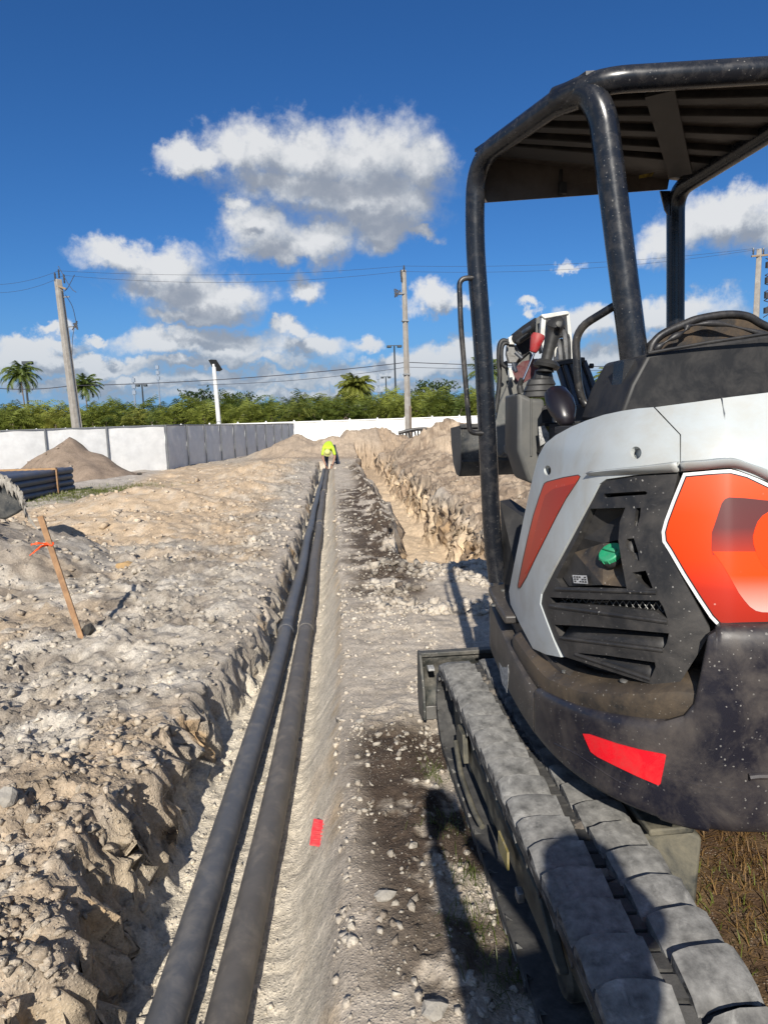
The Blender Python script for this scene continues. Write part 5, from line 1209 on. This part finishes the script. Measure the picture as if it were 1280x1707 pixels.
def tall_palm(px, ptop, Y, leaf, label, seed, R=1.0, n=22, crown=.5, name='palm_tree'):
    p = aty(px, ptop, Y); rnd = random.Random(seed); H = p.z-R*.55; mb = MB()
    for k in range(n):
        frond(mb, (0, 0, H), k*2.399+rnd.random()*.3, R*(1.35+.35*rnd.random()), .8+.7*rnd.random(), .05+1.45*((k+.5)/n)**.9, 20, .07, .30, rnd=rnd)
    return mk_palm(mb, leaf, p.x, Y, 0, name, label, 'palm', None, [[(.0, 0, 0), (.15, 0, H*.5), (0, 0, H)]])
tall_palm(33, 612, 72, 'palm_dark', 'tall dark palm with a lamp head beside its crown, at the left edge', 31, 1.6, 34)
tall_palm(140, 632, 76, 'palm_dark', 'tall dark palm directly behind the leaning left utility pole', 32, 1.45, 32)
tall_palm(592, 634, 66, 'palm_yellow', 'bright round-crowned palm beside the little white house', 33, 1.45, 90)
tall_palm(812, 605, 74, 'palm_dark', 'dark palm seen between the front canopy post and the boom', 34, 1.8, 30)
tall_palm(1022, 622, 66, 'palm_yellow', 'yellow green palm crown showing above the excavator cover', 35, 1.5, 80)
def broad_tree(px, py, Y, R, label, seed):
    c = aty(px, py, Y); r = empty('distant_tree', (c.x, Y, 0), label, 'tree'); rnd = np.random.default_rng(seed); mb = MB(); n = 900
    for k in range(n):
        d = rnd.standard_normal(3); d /= np.linalg.norm(d); q = Vector(d*R*(.45+.55*rnd.random())*[1.5, 1, .62]*(1+.3*math.sin(d[0]*5+d[2]*4+seed))); q += c; a = Vector(rnd.standard_normal(3)).normalized()*.22*R/2; b = Vector(rnd.standard_normal(3)).normalized()*.22*R/2
        mb.add([q, q+a, q+a+b, q+b], [(0, 1, 2, 3)])
    mb.build('crown', 'tree_leaf', r, None, fix=False); MB().tube([(c.x, Y, 0), (c.x, Y, c.z)], [.3, .12], 8).build('trunk', 'trunk', r)
broad_tree(722, 650, 95, 2.3, 'dark broadleaf tree rising behind the palms right of the middle pole', 1)
broad_tree(330, 664, 100, 2.2, 'dark broadleaf tree behind the palms left of the white lamp post', 2)
broad_tree(398, 668, 105, 2.0, 'dark broadleaf tree behind the palms right of the white lamp post', 3)
# small house
def house():
    c = aty(590, 700, 62.6); r = empty('small_house', (c.x, 62.6, 0), 'small white house with grey roof showing through the palms', 'house')
    z0 = aty(590, 684, 62.6).z
    MB().box((c.x, 63.6, z0/2-.1), (3.0, 2, z0)).build('wall', 'stucco', r); 
    MB().prism([(c.x-1.9, 62.2, z0-.12), (c.x+1.9, 62.2, z0-.12), (c.x+.9, 62.6, z0+.52), (c.x-1.0, 62.6, z0+.52)], (0, 2.6, 0)).build('roof', 'roof_slate', r)
    for dx in (-.95, -.2, .8): MB().box((c.x+dx, 62.55, z0/2+.2), (.5, .1, 1.2)).build('window', 'glass_dark', r)
house()

# ------------------------------------------------------------------ utility poles, lamps, wires
def pole(px0, py0, px1, py1, Y, m, label, w=.30, square=True):
    a, b = aty(px0, py0, Y), aty(px1, py1, Y); a = a+(a-b).normalized()*(a.z+.3)*.6 if a.z > .3 else a; r = empty('utility_pole', (a.x, Y, 0), label, 'utility pole')
    d = (b-a).normalized(); base = a-d*1.5; mb = MB(); n = 4 if square else 12
    mb.tube([base, b], [w/2*1.3 if square else w/2, w/2*.85 if square else w/2*.7], n); o = mb.build('shaft', m, r, 30, bevel=.02 if square else 0)
    return r, a, b, d
r, a, b, d = pole(130, 720, 97, 466, 40, 'concrete_pole', 'concrete utility pole leaning left behind the pale screen', .52); LP = b
for dx, dz in ((-.10, .22), (.12, .40), (.38, .12)):
    MB().lathe([(.03, -.35), (.055, -.3), (.04, -.2), (.06, -.12), (.04, -.04), (.06, .02), (.03, .14)], 8, b+Vector((dx, -.1, dz))).build('insulator', 'insulator', r)
MB().bar(b+Vector((-.05, -.15, -.35)), b+Vector((.45, -.15, -.55)), .1, .1).build('crossarm', 'wood_pole', r)
MB().tube([a.lerp(b, .02)+Vector((.22, -.2, 0)), b+Vector((.18, -.2, -.6))], .035, 6).build('cable_conduit', 'galv_post', r)
for t_ in (.73, .90): q = a.lerp(b, t_); MB().bar(q, q+Vector((.55, -.1, .0)), .06, .06).build('bracket', 'galv_post', r)
q = a.lerp(b, .73)+Vector((.6, -.15, 0))
for k in range(5): MB().tube(curve([q+Vector((.1*math.cos(k*2), 0, .15*math.sin(k*2))), q+Vector((.2, 0, .3-.12*k)), q+Vector((-.1+.05*k, 0, -.2+.1*k))], 4), .03, 6).build('cable_splice', 'insulator', r)
for P in (((.30, 2.9), (.62, 1.8), (.75, 0.3)), ((.05, 5.5), (.6, 3.6), (.9, 3.1)), ((.9, 4.7), (.4, 3.4), (.1, 3.2)), ((.6, -.2), (.45, -1.2), (.35, -2.6))):
    MB().tube(curve([a.lerp(b, .73)+Vector((x, -.15, z*.6)) for x, z in P], 5), .018, 5).build('jumper_wire', 'wire', r)
r, a, b, d = pole(681, 735, 673, 450, 40, 'concrete_pole', 'slim utility pole rising from the dirt heaps in the middle', .34); MP = b
for dx, dz in ((-.18, -.15), (.0, .1), (-.16, -.45)): MB().lathe([(.03, -.25), (.055, -.2), (.04, -.12), (.06, -.05), (.03, .14)], 8, b+Vector((dx, -.1, dz))).build('insulator', 'insulator', r)
q = b+Vector((-.35, -.15, -1.35)); MB().bar(q, q+Vector((.35, 0, 0)), .06, .06).build('bracket', 'galv_post', r)
for k in range(5): MB().tube(curve([q+Vector((.18*math.cos(k*2.1), 0, .15*math.sin(k*2))), q+Vector((-.25, 0, .25-.12*k)), q+Vector((-.1+.05*k, 0, -.2+.1*k))], 4), .03, 6).build('cable_splice', 'insulator', r)
for t_ in (.10, .42, .72): MB().box(a.lerp(b, t_), (.40, .40, .08)).build('band', 'galv_post', r)
MB().bar(a.lerp(b, .02)+Vector((.14, -.2, .0)), a.lerp(b, .24)+Vector((.14, -.2, 0)), .10, .10).build('cable_conduit', 'trunk', r)
r, a, b, d = pole(1258, 560, 1265, 415, 40, 'concrete_pole', 'concrete utility pole at the right edge beyond the excavator canopy', .42); RP = b
MB().bar(b+Vector((-.55, -.1, -.45)), b+Vector((.9, -.1, -.35)), .1, .1).build('crossarm', 'wood_pole', r)
for dx in (-.45, .2, .8): MB().lathe([(.03, -.25), (.055, -.2), (.04, -.12), (.06, -.05), (.03, .14)], 8, b+Vector((dx, -.1, -.1))).build('insulator', 'insulator', r)
for k in range(7): MB().tube(curve([b+Vector((.3, -.2, -.6-.5*k)), b+Vector((.75+.1*(k % 2), -.2, -.8-.5*k)), b+Vector((.3, -.2, -1.1-.5*k))], 4), .03, 6).build('jumper_wire', 'wire', r)
for k in range(4): MB().box(b+Vector((.42, -.25, -1.0-.9*k)), (.2, .2, .35)).build('cutout_fuse', 'insulator', r)
def wire(label, P, r_=.012, sag=.6):
    pts = []
    for a, b in zip(P[:-1], P[1:]):
        for k in range(16): u = k/16; q = a.lerp(b, u); pts.append(q-Vector((0, 0, sag*4*u*(1-u))))
    pts.append(P[-1]); tag(MB().tube(pts, r_, 5).build('overhead_wire', 'wire', None, 60), label, 'wire')
wire('topmost power line between the tops of the utility poles', [aty(-60, 472, 40), LP+Vector((.12, -.1, .45)), MP+Vector((0, -.1, .2)), RP+Vector((-.45, -.1, 0))], .008, .35)
wire('second power line just under the topmost one', [aty(-60, 482, 40), LP+Vector((.38, -.1, .2)), MP+Vector((-.16, -.1, -.1)), RP+Vector((.2, -.1, 0))], .008, .50)
wire('lower thick communication cable sagging in front of the palms', [aty(-60, 640, 40), aty(118, 643, 40), aty(678, 604, 40), aty(1300, 604, 40)], .023, .25)
wire('thin cable running just beneath the thick communication cable', [aty(330, 642, 40), aty(678, 612, 40), aty(1300, 612, 40)], .014, .2)
def twin_lamp(px, ptop, Y, w, label, sc=1):
    t_ = aty(px, ptop, Y); r = empty('lamp_post', (t_.x, Y, 0), label, 'lamp post'); MB().tube([(t_.x, Y, 0), t_], [.13*sc, .09*sc], 8).build('pole', 'dark_metal', r)
    MB().bar(t_+Vector((-w, 0, 0)), t_+Vector((w, 0, 0)), .08, .08).build('arm', 'dark_metal', r)
    for s in (-1, 1): MB().box(t_+Vector((s*w*.72, -.1, -.12)), (w*.62, .6, .26*sc)).build('lamp_head', 'dark_metal', r, bevel=.03)
twin_lamp(657, 576, 80, .85, 'taller dark car-park lamp post with two heads left of the middle pole')
twin_lamp(643, 628, 105, .75, 'shorter dark car-park lamp post with two heads left of the middle pole')
twin_lamp(237, 641, 85, .62, 'dark car-park lamp post with two heads above the palms on the left')
t_ = aty(45, 605, 78); r = empty('lamp_post', (t_.x, 78, 0), 'dark lamp post with one head half hidden by the tall palm at the left edge', 'lamp post')
MB().tube([(t_.x-.3, 78, 0), t_+Vector((-.3, 0, 0))], [.14, .1], 8).build('pole', 'dark_metal', r); MB().box(t_+Vector((.1, 0, 0)), (1.1, .5, .35)).build('lamp_head', 'dark_metal', r, bevel=.04)
# white solar lamp
a, b = aty(366, 715, 44), aty(357, 612, 44); r = empty('solar_lamp', (a.x, 44, 0), 'white lamp post with tilted solar head behind the pale screen', 'lamp post')
d = (b-a).normalized(); MB().tube([a-d*1.4, b], [.15, .13], 14).build('pole', 'white_metal', r)
hd = MB().prism([aty(347, 600, 43.8), aty(352, 599, 43.8), aty(363, 616, 44.2), aty(358, 619, 44.2)], (.30, .25, 0)).build('solar_panel', 'glass_dark', r, bevel=.02)
MB().bar(b+Vector((0, 0, -.1)), aty(356, 607, 44), .10, .12).build('bracket', 'white_metal', r)
for (px, pt, Y, lab) in ((262, 625, 180, 'faint pale cell tower left of the white lamp post'), (222, 646, 160, 'faint antenna tower standing left of the twin-headed lamp above the palms'), (549, 640, 190, 'faint thin mast just left of the round-crowned palm'), (630, 641, 150, 'faint antenna tower between the round-crowned palm and the lamp posts')):
    t_ = aty(px, pt-18 if px != 549 else pt-4, Y); r = empty('cell_tower', (t_.x, Y, 0), lab, 'tower'); MB().tube([(t_.x, Y, 0), t_], [.35, .12], 6).build('mast', 'tower_paint', r)
    if px != 549:
        for k in range(3): MB().box(t_+Vector((0, 0, -.8-1.4*k)), (.8, .5, .9)).build('antenna', 'tower_paint', r)

# black pipe ends / sheet at the foot of the middle pole
c = aty(700, 722, 38.5); r = empty('silt_sheet', c, 'dark rolled silt sheet bunched at the foot of the middle pole', 'plastic sheet')
for k in range(6):
    q = aty(666+k*10, 727-k*1.8, 38.4); MB().tube([q+Vector((0, 0, -.35)), q+Vector((.03, 0, .12)), q+Vector((.2, .1, .15)), q+Vector((.28, .1, -.3))], .05, 7).build('fold', 'black_sheet', r)
MB().tube(curve([aty(664, 722, 38.6), aty(690, 716, 38.6), aty(712, 715, 38.6), aty(722, 718, 38.6)], 5), .10, 8).build('roll', 'black_sheet', r)
# dark debris by the screen
for i, (px, py, s, lb_) in enumerate(((201, 789, .11, 'small dark clod at the foot of the pale screen beside the sand mound'), (233, 791, .08, 'low dark scrap at the foot of the pale screen left of its corner'))):
    rock('rock', px, py, (s, s*.8, s*.6), 'rock_dark', lb_, 40+i)

# ------------------------------------------------------------------ bundled pipes with wooden battens
def stack():
    o = atz(58, 832, .0); dirp = (atz(124, 800, .0)-atz(40, 815, 0)); 
    e = Vector((-6.47, 17.2, 0)); L = 6.1; ax = Vector((-.10, -1, 0)).normalized(); sd = Vector((-ax.y, ax.x, 0)); sd = sd if sd.x < 0 else -sd
    r = empty('pipe_bundle', e, 'bundle of grey plastic pipes strapped with wooden battens beside the sand mound', 'pipe bundle')
    g0 = .05; first = None
    for j in range(4):
        for k in range(9):
            c = e+sd*(k*.165)+Vector((0, 0, g0+.085+j*.148)); off = random.Random(j*9+k).uniform(-.05, .05)
            mb = MB(); mb.tube([c-ax*off, c+ax*L], .082, 14, cap=False); mb.tube([c+ax*L, c-ax*off], .073, 14, cap=False)
            mb.build('pipe', 'pvc_stack', r, 60, fix=False)
    H = g0+.148*4+.03
    for t_ in (.9, 3.1, 5.2):
        c = e+ax*t_; MB().bar(c-sd*.12+Vector((0, 0, H)), c+sd*1.5+Vector((0, 0, H)), .09, .05).build('batten', 'wood', r, bevel=.004)
        MB().bar(c-sd*.12+Vector((0, 0, .02)), c-sd*.12+Vector((0, 0, H)), .07, .03, (1, 0, 0)).build('batten', 'stake_wood', r)
        MB().bar(c-sd*.1+Vector((0, 0, .02)), c+sd*1.45+Vector((0, 0, .02)), .09, .05).build('batten', 'wood', r)
        MB().tube([c-sd*.10+Vector((0, 0, H+.03)), c-sd*.13+Vector((0, 0, H-.02)), c-sd*.13+Vector((0, 0, .05))], .008, 6).build('strap', 'black_sheet', r)
stack()
# caked dark bucket at the left edge
def caked():
    c = atz(5, 872, .30); Y = 7.9; r = empty('mud_caked_bucket', aty(5, 865, Y), 'dark rounded steel bucket caked with dry grey mud at the left edge', 'bucket')
    ol = [(-60, 812), (-30, 798), (-5, 796), (12, 800), (28, 812), (38, 826), (45, 846), (32, 856), (12, 866), (-10, 868), (-60, 870)]
    P = [aty(a, b, Y) for a, b in ol]
    MB().prism(P, (-.36, .55, 0)).build('shell', 'bucket_dark', r, bevel=.03, seg=3)
    top = curve([aty(a, b, Y-.01) for a, b in ol[:7]], 6); mb = MB(); rows = []
    for off, dy, rr in ((.0, -.02, 0), (.020, -.03, 1), (.030, .1, 2), (.02, .35, 3), (-.03, .55, 4)):
        rows.append([p+Vector((-.62*dy-.01+.012*math.sin(i*1.9+rr*2), dy+.01*math.sin(i*2.3), off+.02*math.sin(i*1.3+rr))) for i, p in enumerate(top)])
    low = [p+Vector((0, -.045, -.10-.05*math.sin(i*2.1)-.03*math.sin(i*.7))) for i, p in enumerate(top)]
    ruled('mud_crust', [low]+rows, 'bag_mud', r, 40, .02)
    for k in range(7):
        q = aty(40+k*1.5, 846+k*3, Y); MB().tube(curve([q, q+Vector((.04+.01*k, -.02, -.08-.012*k)), q+Vector((.05+.012*k, -.02, -.17))], 4), .007, 5).build('root', 'bag_mud', r)
caked()

# ------------------------------------------------------------------ people
def body(name, joints, edges, radii, m, parent, root, sub=2):
    me = bpy.data.meshes.new(name); me.from_pydata([tuple(j) for j in joints], edges, []); o = bpy.data.objects.new(name, me); link(o, parent)
    sk = o.modifiers.new('skin', 'SKIN'); sl = me.skin_vertices
    if len(sl) == 0:
        bm = bmesh.new(); bm.from_mesh(me); ly = bm.verts.layers.skin.verify(); bm.to_mesh(me); bm.free(); sl = me.skin_vertices
    for i, rr in enumerate(radii): sl[0].data[i].radius = rr if isinstance(rr, tuple) else (rr, rr); sl[0].data[i].use_root = (i == root)
    sk.use_smooth_shade = True; q = o.modifiers.new('sub', 'SUBSURF'); q.levels = q.render_levels = sub; me.materials.append(MATS[m] if isinstance(m, str) else m); return o
def head(parent, c, r, m='skin', tilt=None, hair='hair'):
    rot = tilt or Matrix.Identity(3); mb = MB(); n = 16; prof = [(.01, -.13), (.045, -.12), (.062, -.08), (.072, -.02), (.078, .03), (.072, .075), (.045, .11), (.01, .122)]
    mb.lathe(prof, n, (0, 0, 0)); mb.add([(-.014, .072, -.02), (.014, .072, -.02), (0, .098, -.028), (0, .076, .022)], [(0, 1, 2), (0, 2, 3), (1, 3, 2)])
    for s in (-1, 1): mb.lathe([(.006, -.02), (.016, -.01), (.018, .01), (.008, .025)], 8, (s*.078, 0, 0))
    mb.v = [tuple(Vector(c)+rot @ Vector(v)*r) for v in mb.v]; h = mb.build('head', m, parent)
    hm = MB(); hm.lathe([(.079, .0), (.084, .04), (.078, .085), (.05, .118), (.01, .13)], n, (0, -.006, 0)); hm.v = [tuple(Vector(c)+rot @ Vector(v)*r) for v in hm.v]; hm.build('hair', hair, h)
    return h
def hand(parent, w, d, m='skin', side=1):
    """small palm with five bent fingers"""
    w, d = Vector(w), Vector(d).normalized(); x = d.cross(Vector((0, 0, 1)));  x = x.normalized() if x.length > .1 else Vector((1, 0, 0)); n = d.cross(x)
    J = [w, w+d*.04, w+d*.085]; E = [(0, 1), (1, 2)]; R = [(.022, .016), (.034, .016), (.036, .015)]
    for k, (o_, L) in enumerate(((-.028, .062), (-.009, .072), (.010, .068), (.028, .052))):
        a = len(J); J += [w+d*.095+x*o_, w+d*(.10+L*.55)+x*o_*1.1-n*.012, w+d*(.10+L*.85)+x*o_*1.1-n*.032]; E += [(2, a), (a, a+1), (a+1, a+2)]; R += [.010, .009, .008]
    a = len(J); J += [w+d*.05+x*side*.042-n*.01, w+d*.085+x*side*.055-n*.02]; E += [(1, a), (a, a+1)]; R += [.012, .010]
    return body('hand', J, E, R, m, parent, 0, 1)
def worker(base, label, hat, shirt, trousers, crouch, face):
    r = empty('person', base, label, 'person'); B = Vector(base); f = Vector((math.sin(face), math.cos(face), 0)); s = Vector((f.y, -f.x, 0))
    P = lambda a, b, z: B+f*a+s*b+Vector((0, 0, z))
    if crouch:
        hip, ch, nk, hd_ = (-.25, .42), (.12, .72), (.26, .80), (.38, .80); kn = (.18, .48); el, wr = (.38, .48), (.55, .22)
    else:
        hip, ch, nk, hd_ = (-.20, .95), (.10, 1.20), (.24, 1.26), (.36, 1.30); kn = (.02, .50); el, wr = (.28, .88), (.42, .62)
    J = [P(hip[0], 0, hip[1])]; E = []; R = [(.15, .12)]
    for sg in (-1, 1):
        a = len(J); J += [P(hip[0], .10*sg, hip[1]-.05), P(kn[0], .14*sg, kn[1]), P(-.02-(.15 if crouch else 0), .14*sg, .10), P(.10-(.1 if crouch else 0), .15*sg, .035)]; E += [(0, a), (a, a+1), (a+1, a+2), (a+2, a+3)]; R += [.095, .065, .048, .042]
    body('trousers', J, E, R, trousers, r, 0)
    for sg in (-1, 1): MB().box(P(.04-(.12 if crouch else 0), .15*sg, .05), (.10, .27, .10)).build('boot', 'rock_dark', r, bevel=.02)
    J = [P(hip[0]+.02, 0, hip[1]+.04), P((hip[0]+ch[0])/2, 0, (hip[1]+ch[1])/2+.05), P(*[ch[0], 0, ch[1]]), P(nk[0], 0, nk[1])]; E = [(0, 1), (1, 2), (2, 3)]; R = [(.15, .12), (.15, .12), (.17, .12), (.06, .06)]
    for sg in (-1, 1):
        a = len(J); J += [P(ch[0]+.06, .19*sg, ch[1]), P(el[0]-.05, .24*sg, el[1]+.06)]; E += [(2, a), (a, a+1)]; R += [.062, .05]
    body('shirt', J, E, R, shirt, r, 0)
    for sg in (-1, 1):
        J = [P(el[0]-.06, .24*sg, el[1]+.07), P(el[0]+.02, .22*sg, el[1]-.02), P(wr[0], .13*sg, wr[1])]; body('forearm', J, [(0, 1), (1, 2)], [.042, .038, .027], 'skin', r, 0); hand(r, J[2], J[2]-J[1])
    tl = Matrix.Rotation(math.atan2(f.y, f.x)-math.pi/2, 3, 'Z') @ Matrix.Rotation(-.9 if crouch else -.6, 3, 'X')
    h = head(r, P(hd_[0], 0, hd_[1]), 1.0, tilt=tl)
    if hat:
        mb = MB(); mb.lathe([(.125, .01), (.122, .02), (.105, .035), (.10, .07), (.09, .125), (.06, .16), (.01, .175)], 20); mb.v = [tuple(P(hd_[0], 0, hd_[1])+tl @ (Vector(v)*1.1)) for v in mb.v]; mb.build('hat', 'hat_yellow', r, 50)
    return r
wy = 25.2
def bent_worker():
    Y = 25.4; b0 = Vector((aty(551, 780, Y).x, Y, FL+.01)); r = empty('person', b0, 'worker in yellow shirt and pale yellow hat bent over the pipes in the far trench', 'person')
    P = lambda x, y, z: b0+Vector((x, y, z))
    J = [P(.02, .30, .98)]; E = []; R = [(.17, .15)]
    for sg in (-1, 1): a = len(J); J += [P(.02+.11*sg, .30, .90), P(.06+.20*sg, .10, .50), P(.08+.22*sg, .18, .12), P(.08+.23*sg, .06, .045)]; E += [(0, a), (a, a+1), (a+1, a+2), (a+2, a+3)]; R += [.115, .085, .060, .05]
    body('trousers', J, E, R, 'denim', r, 0)
    for sg in (-1, 1): MB().box(P(.08+.23*sg, .08, .05), (.11, .28, .10)).build('boot', 'rock_dark', r, bevel=.02)
    J = [P(.0, .24, 1.03), P(-.02, .02, 1.06), P(-.05, -.20, .95), P(-.07, -.32, .82)]; E = [(0, 1), (1, 2), (2, 3)]; R = [(.14, .13), (.145, .13), (.16, .12), (.07, .07)]
    for sg in (-1, 1): a = len(J); J += [P(-.05+.17*sg, -.24, .90), P(-.05+.24*sg, -.34, .62)]; E += [(2, a), (a, a+1)]; R += [.075, .058]
    body('shirt', J, E, R, 'hivis', r, 0)
    for sg in (-1, 1): J = [P(-.05+.24*sg, -.34, .64), P(-.05+.22*sg, -.38, .52), P(-.05+.12*sg, -.46, .26)]; body('forearm', J, [(0, 1), (1, 2)], [.048, .042, .028], 'skin', r, 0); hand(r, J[2], J[2]-J[1])
    tl = Matrix.Rotation(math.pi, 3, 'Z') @ Matrix.Rotation(-1.1, 3, 'X'); c = P(-.09, -.42, .72); head(r, c, 1.05, tilt=tl)
    mb = MB(); mb.lathe([(.13, .01), (.128, .02), (.108, .035), (.104, .07), (.095, .125), (.06, .155), (.01, .165)], 20); mb.v = [tuple(c+tl @ (Vector(v)*1.15)) for v in mb.v]; mb.build('hat', 'hat_yellow', r, 50)
bent_worker()
# the photographer, whose shadow falls across the ground and the track
def photographer():
    base = Vector((.23, -.76, 0)); r = empty('person', base, 'person in work clothes standing behind the viewpoint with a phone held up in both hands', 'person')
    P = lambda x, y, z: Vector((x, y, z))
    J = [P(.14, -.81, .95)]; E = []; R = [(.22, .17)]
    for sg in (-1, 1):
        a = len(J); x, y = .15+.10*sg, -.80-.07*sg; J += [P(x, y, .86), P(x+.01*sg, y+.02, .50), P(x+.01*sg, y-.02, .12), P(x+.01*sg, y+.06, .05)]; E += [(0, a), (a, a+1), (a+1, a+2), (a+2, a+3)]; R += [.115, .092, .070, .055]
    body('trousers', J, E, R, 'denim', r, 0)
    for sg in (-1, 1): MB().box((.15+.11*sg, -.76-.07*sg, .055), (.11, .29, .11)).build('boot', 'rock_dark', r, bevel=.02)
    J = [P(.14, -.81, .98), P(.13, -.81, 1.15), P(.15, -.80, 1.33), P(.23, -.78, 1.46)]; E = [(0, 1), (1, 2), (2, 3)]; R = [(.24, .17), (.235, .17), (.225, .16), (.072, .072)]
    sh = {-1: ((.03, -.74, 1.38), (.02, -.46, 1.26)), 1: ((.37, -.87, 1.38), (.36, -.56, 1.22))}
    for sg in (-1, 1):
        a = len(J); J += [P(*sh[sg][0]), P(*sh[sg][1])]; E += [(2, a), (a, a+1)]; R += [.075, .058]
    body('shirt', J, E, R, 'hivis', r, 0)
    for sg in (-1, 1):
        e = Vector(sh[sg][1]); w = Vector((-.03, -.13, 1.40)) if sg < 0 else Vector((.09, -.14, 1.42)); J = [e, e.lerp(w, .3), w]; body('forearm', J, [(0, 1), (1, 2)], [.052, .046, .030], 'skin', r, 0); hand(r, J[2], Vector((.1 if sg < 0 else -.25, .45, .5)), side=-sg)
    head(r, P(.24, -.74, 1.62), 1.08)
    mb = MB(); mb.lathe([(.135, .01), (.13, .02), (.105, .035), (.10, .07), (.09, .125), (.06, .15), (.01, .16)], 20, (.24, -.74, 1.635)); mb.build('hat', 'hat_yellow', r, 50)
    ph = MB().box((0, -.045, HC-.02), (.078, .010, .165)).build('phone', 'matt_black', None, bevel=.006)
    tag(ph, 'black phone held upright in front of the photographing person', 'phone')
photographer()

# ------------------------------------------------------------------ dry grass and tufts
def grass(name, n, region, mcol, label, seed, h=(.02, .07), lean=1.2, w=.0016):
    rng = np.random.default_rng(seed); x, y = region(rng, n); n = len(x); z = height(x, y)[0]; an = rng.random(n)*6.283; L = h[0]+(h[1]-h[0])*rng.random(n); ln = lean*rng.random(n)+.2
    dx, dy = np.cos(an), np.sin(an); b = np.stack([x, y, z-.003], 1); m_ = b+np.stack([dx*L*.4*ln, dy*L*.4*ln, L*.5/np.maximum(ln, .8)], 1); e = b+np.stack([dx*L*ln, dy*L*ln, L*.62/np.maximum(ln, .6)*(1.3-ln*.5)], 1)
    s = np.stack([-dy, dx, 0*dx], 1)*w*(.6+rng.random(n)[:, None]); V = np.stack([b-s, b+s, m_+s*.8, m_-s*.8, e], 1).reshape(-1, 3)
    k = np.arange(n)*5; mb = MB(); F = np.concatenate([np.stack([k, k+1, k+2], 1), np.stack([k, k+2, k+3], 1), np.stack([k+3, k+2, k+4], 1)])
    me = bpy.data.meshes.new(name); me.vertices.add(n*5); me.vertices.foreach_set('co', V.ravel().astype(np.float32)); me.loops.add(len(F)*3); me.loops.foreach_set('vertex_index', F.ravel().astype(np.int32)); me.polygons.add(len(F))
    me.polygons.foreach_set('loop_start', np.arange(0, len(F)*3, 3, dtype=np.int32)); me.polygons.foreach_set('loop_total', np.full(len(F), 3, dtype=np.int32)); me.update(); me.materials.append(MATS[mcol])
    o = bpy.data.objects.new(name, me); COL.objects.link(o); tag(o, label, 'grass', kind='stuff')
def clump(cs, r):
    def f(rng, n):
        k = rng.integers(0, len(cs), n); c = np.array(cs)[k]; return c[:, 0]+rng.normal(0, 1, n)*r, c[:, 1]+rng.normal(0, 1, n)*r
    return f
def mulch(rng, n):
    x = .80+rng.random(n)*1.1; y = .8+rng.random(n)*2.0; k = ss(-.35, .3, fbm(x, y, 3.5, 4, 301, .6)) > rng.random(n); return x[k], y[k]
grass('dry_straw', 11000, mulch, 'straw', 'dry straw and dead grass matted on brown soil behind the excavator', 5, (.015, .07), 2.2, .0013)
grass('green_grass_patch', 500, lambda rng, n: (1.0+rng.random(n)*.9, 1.5+rng.random(n)*.6), 'grass_green', 'sparse green grass among the straw under the counterweight', 6, (.02, .05), 1.0)
grass('grass_tufts', 420, clump([(.38, 2.25), (.42, 1.95), (.36, 1.75), (.40, 2.6), (.43, 1.55)], .05), 'grass_green', 'small grass tufts beside the track in the shadow', 7, (.02, .07), 1.4, .0011)
grass('verge_grass', 5000, lambda rng, n: (-5.8+rng.normal(0, .8, n), 16.2+rng.normal(0, 1.2, n)), 'grass_green', 'low green grass verge in front of the pipe bundle', 8, (.03, .08), .9, .004)
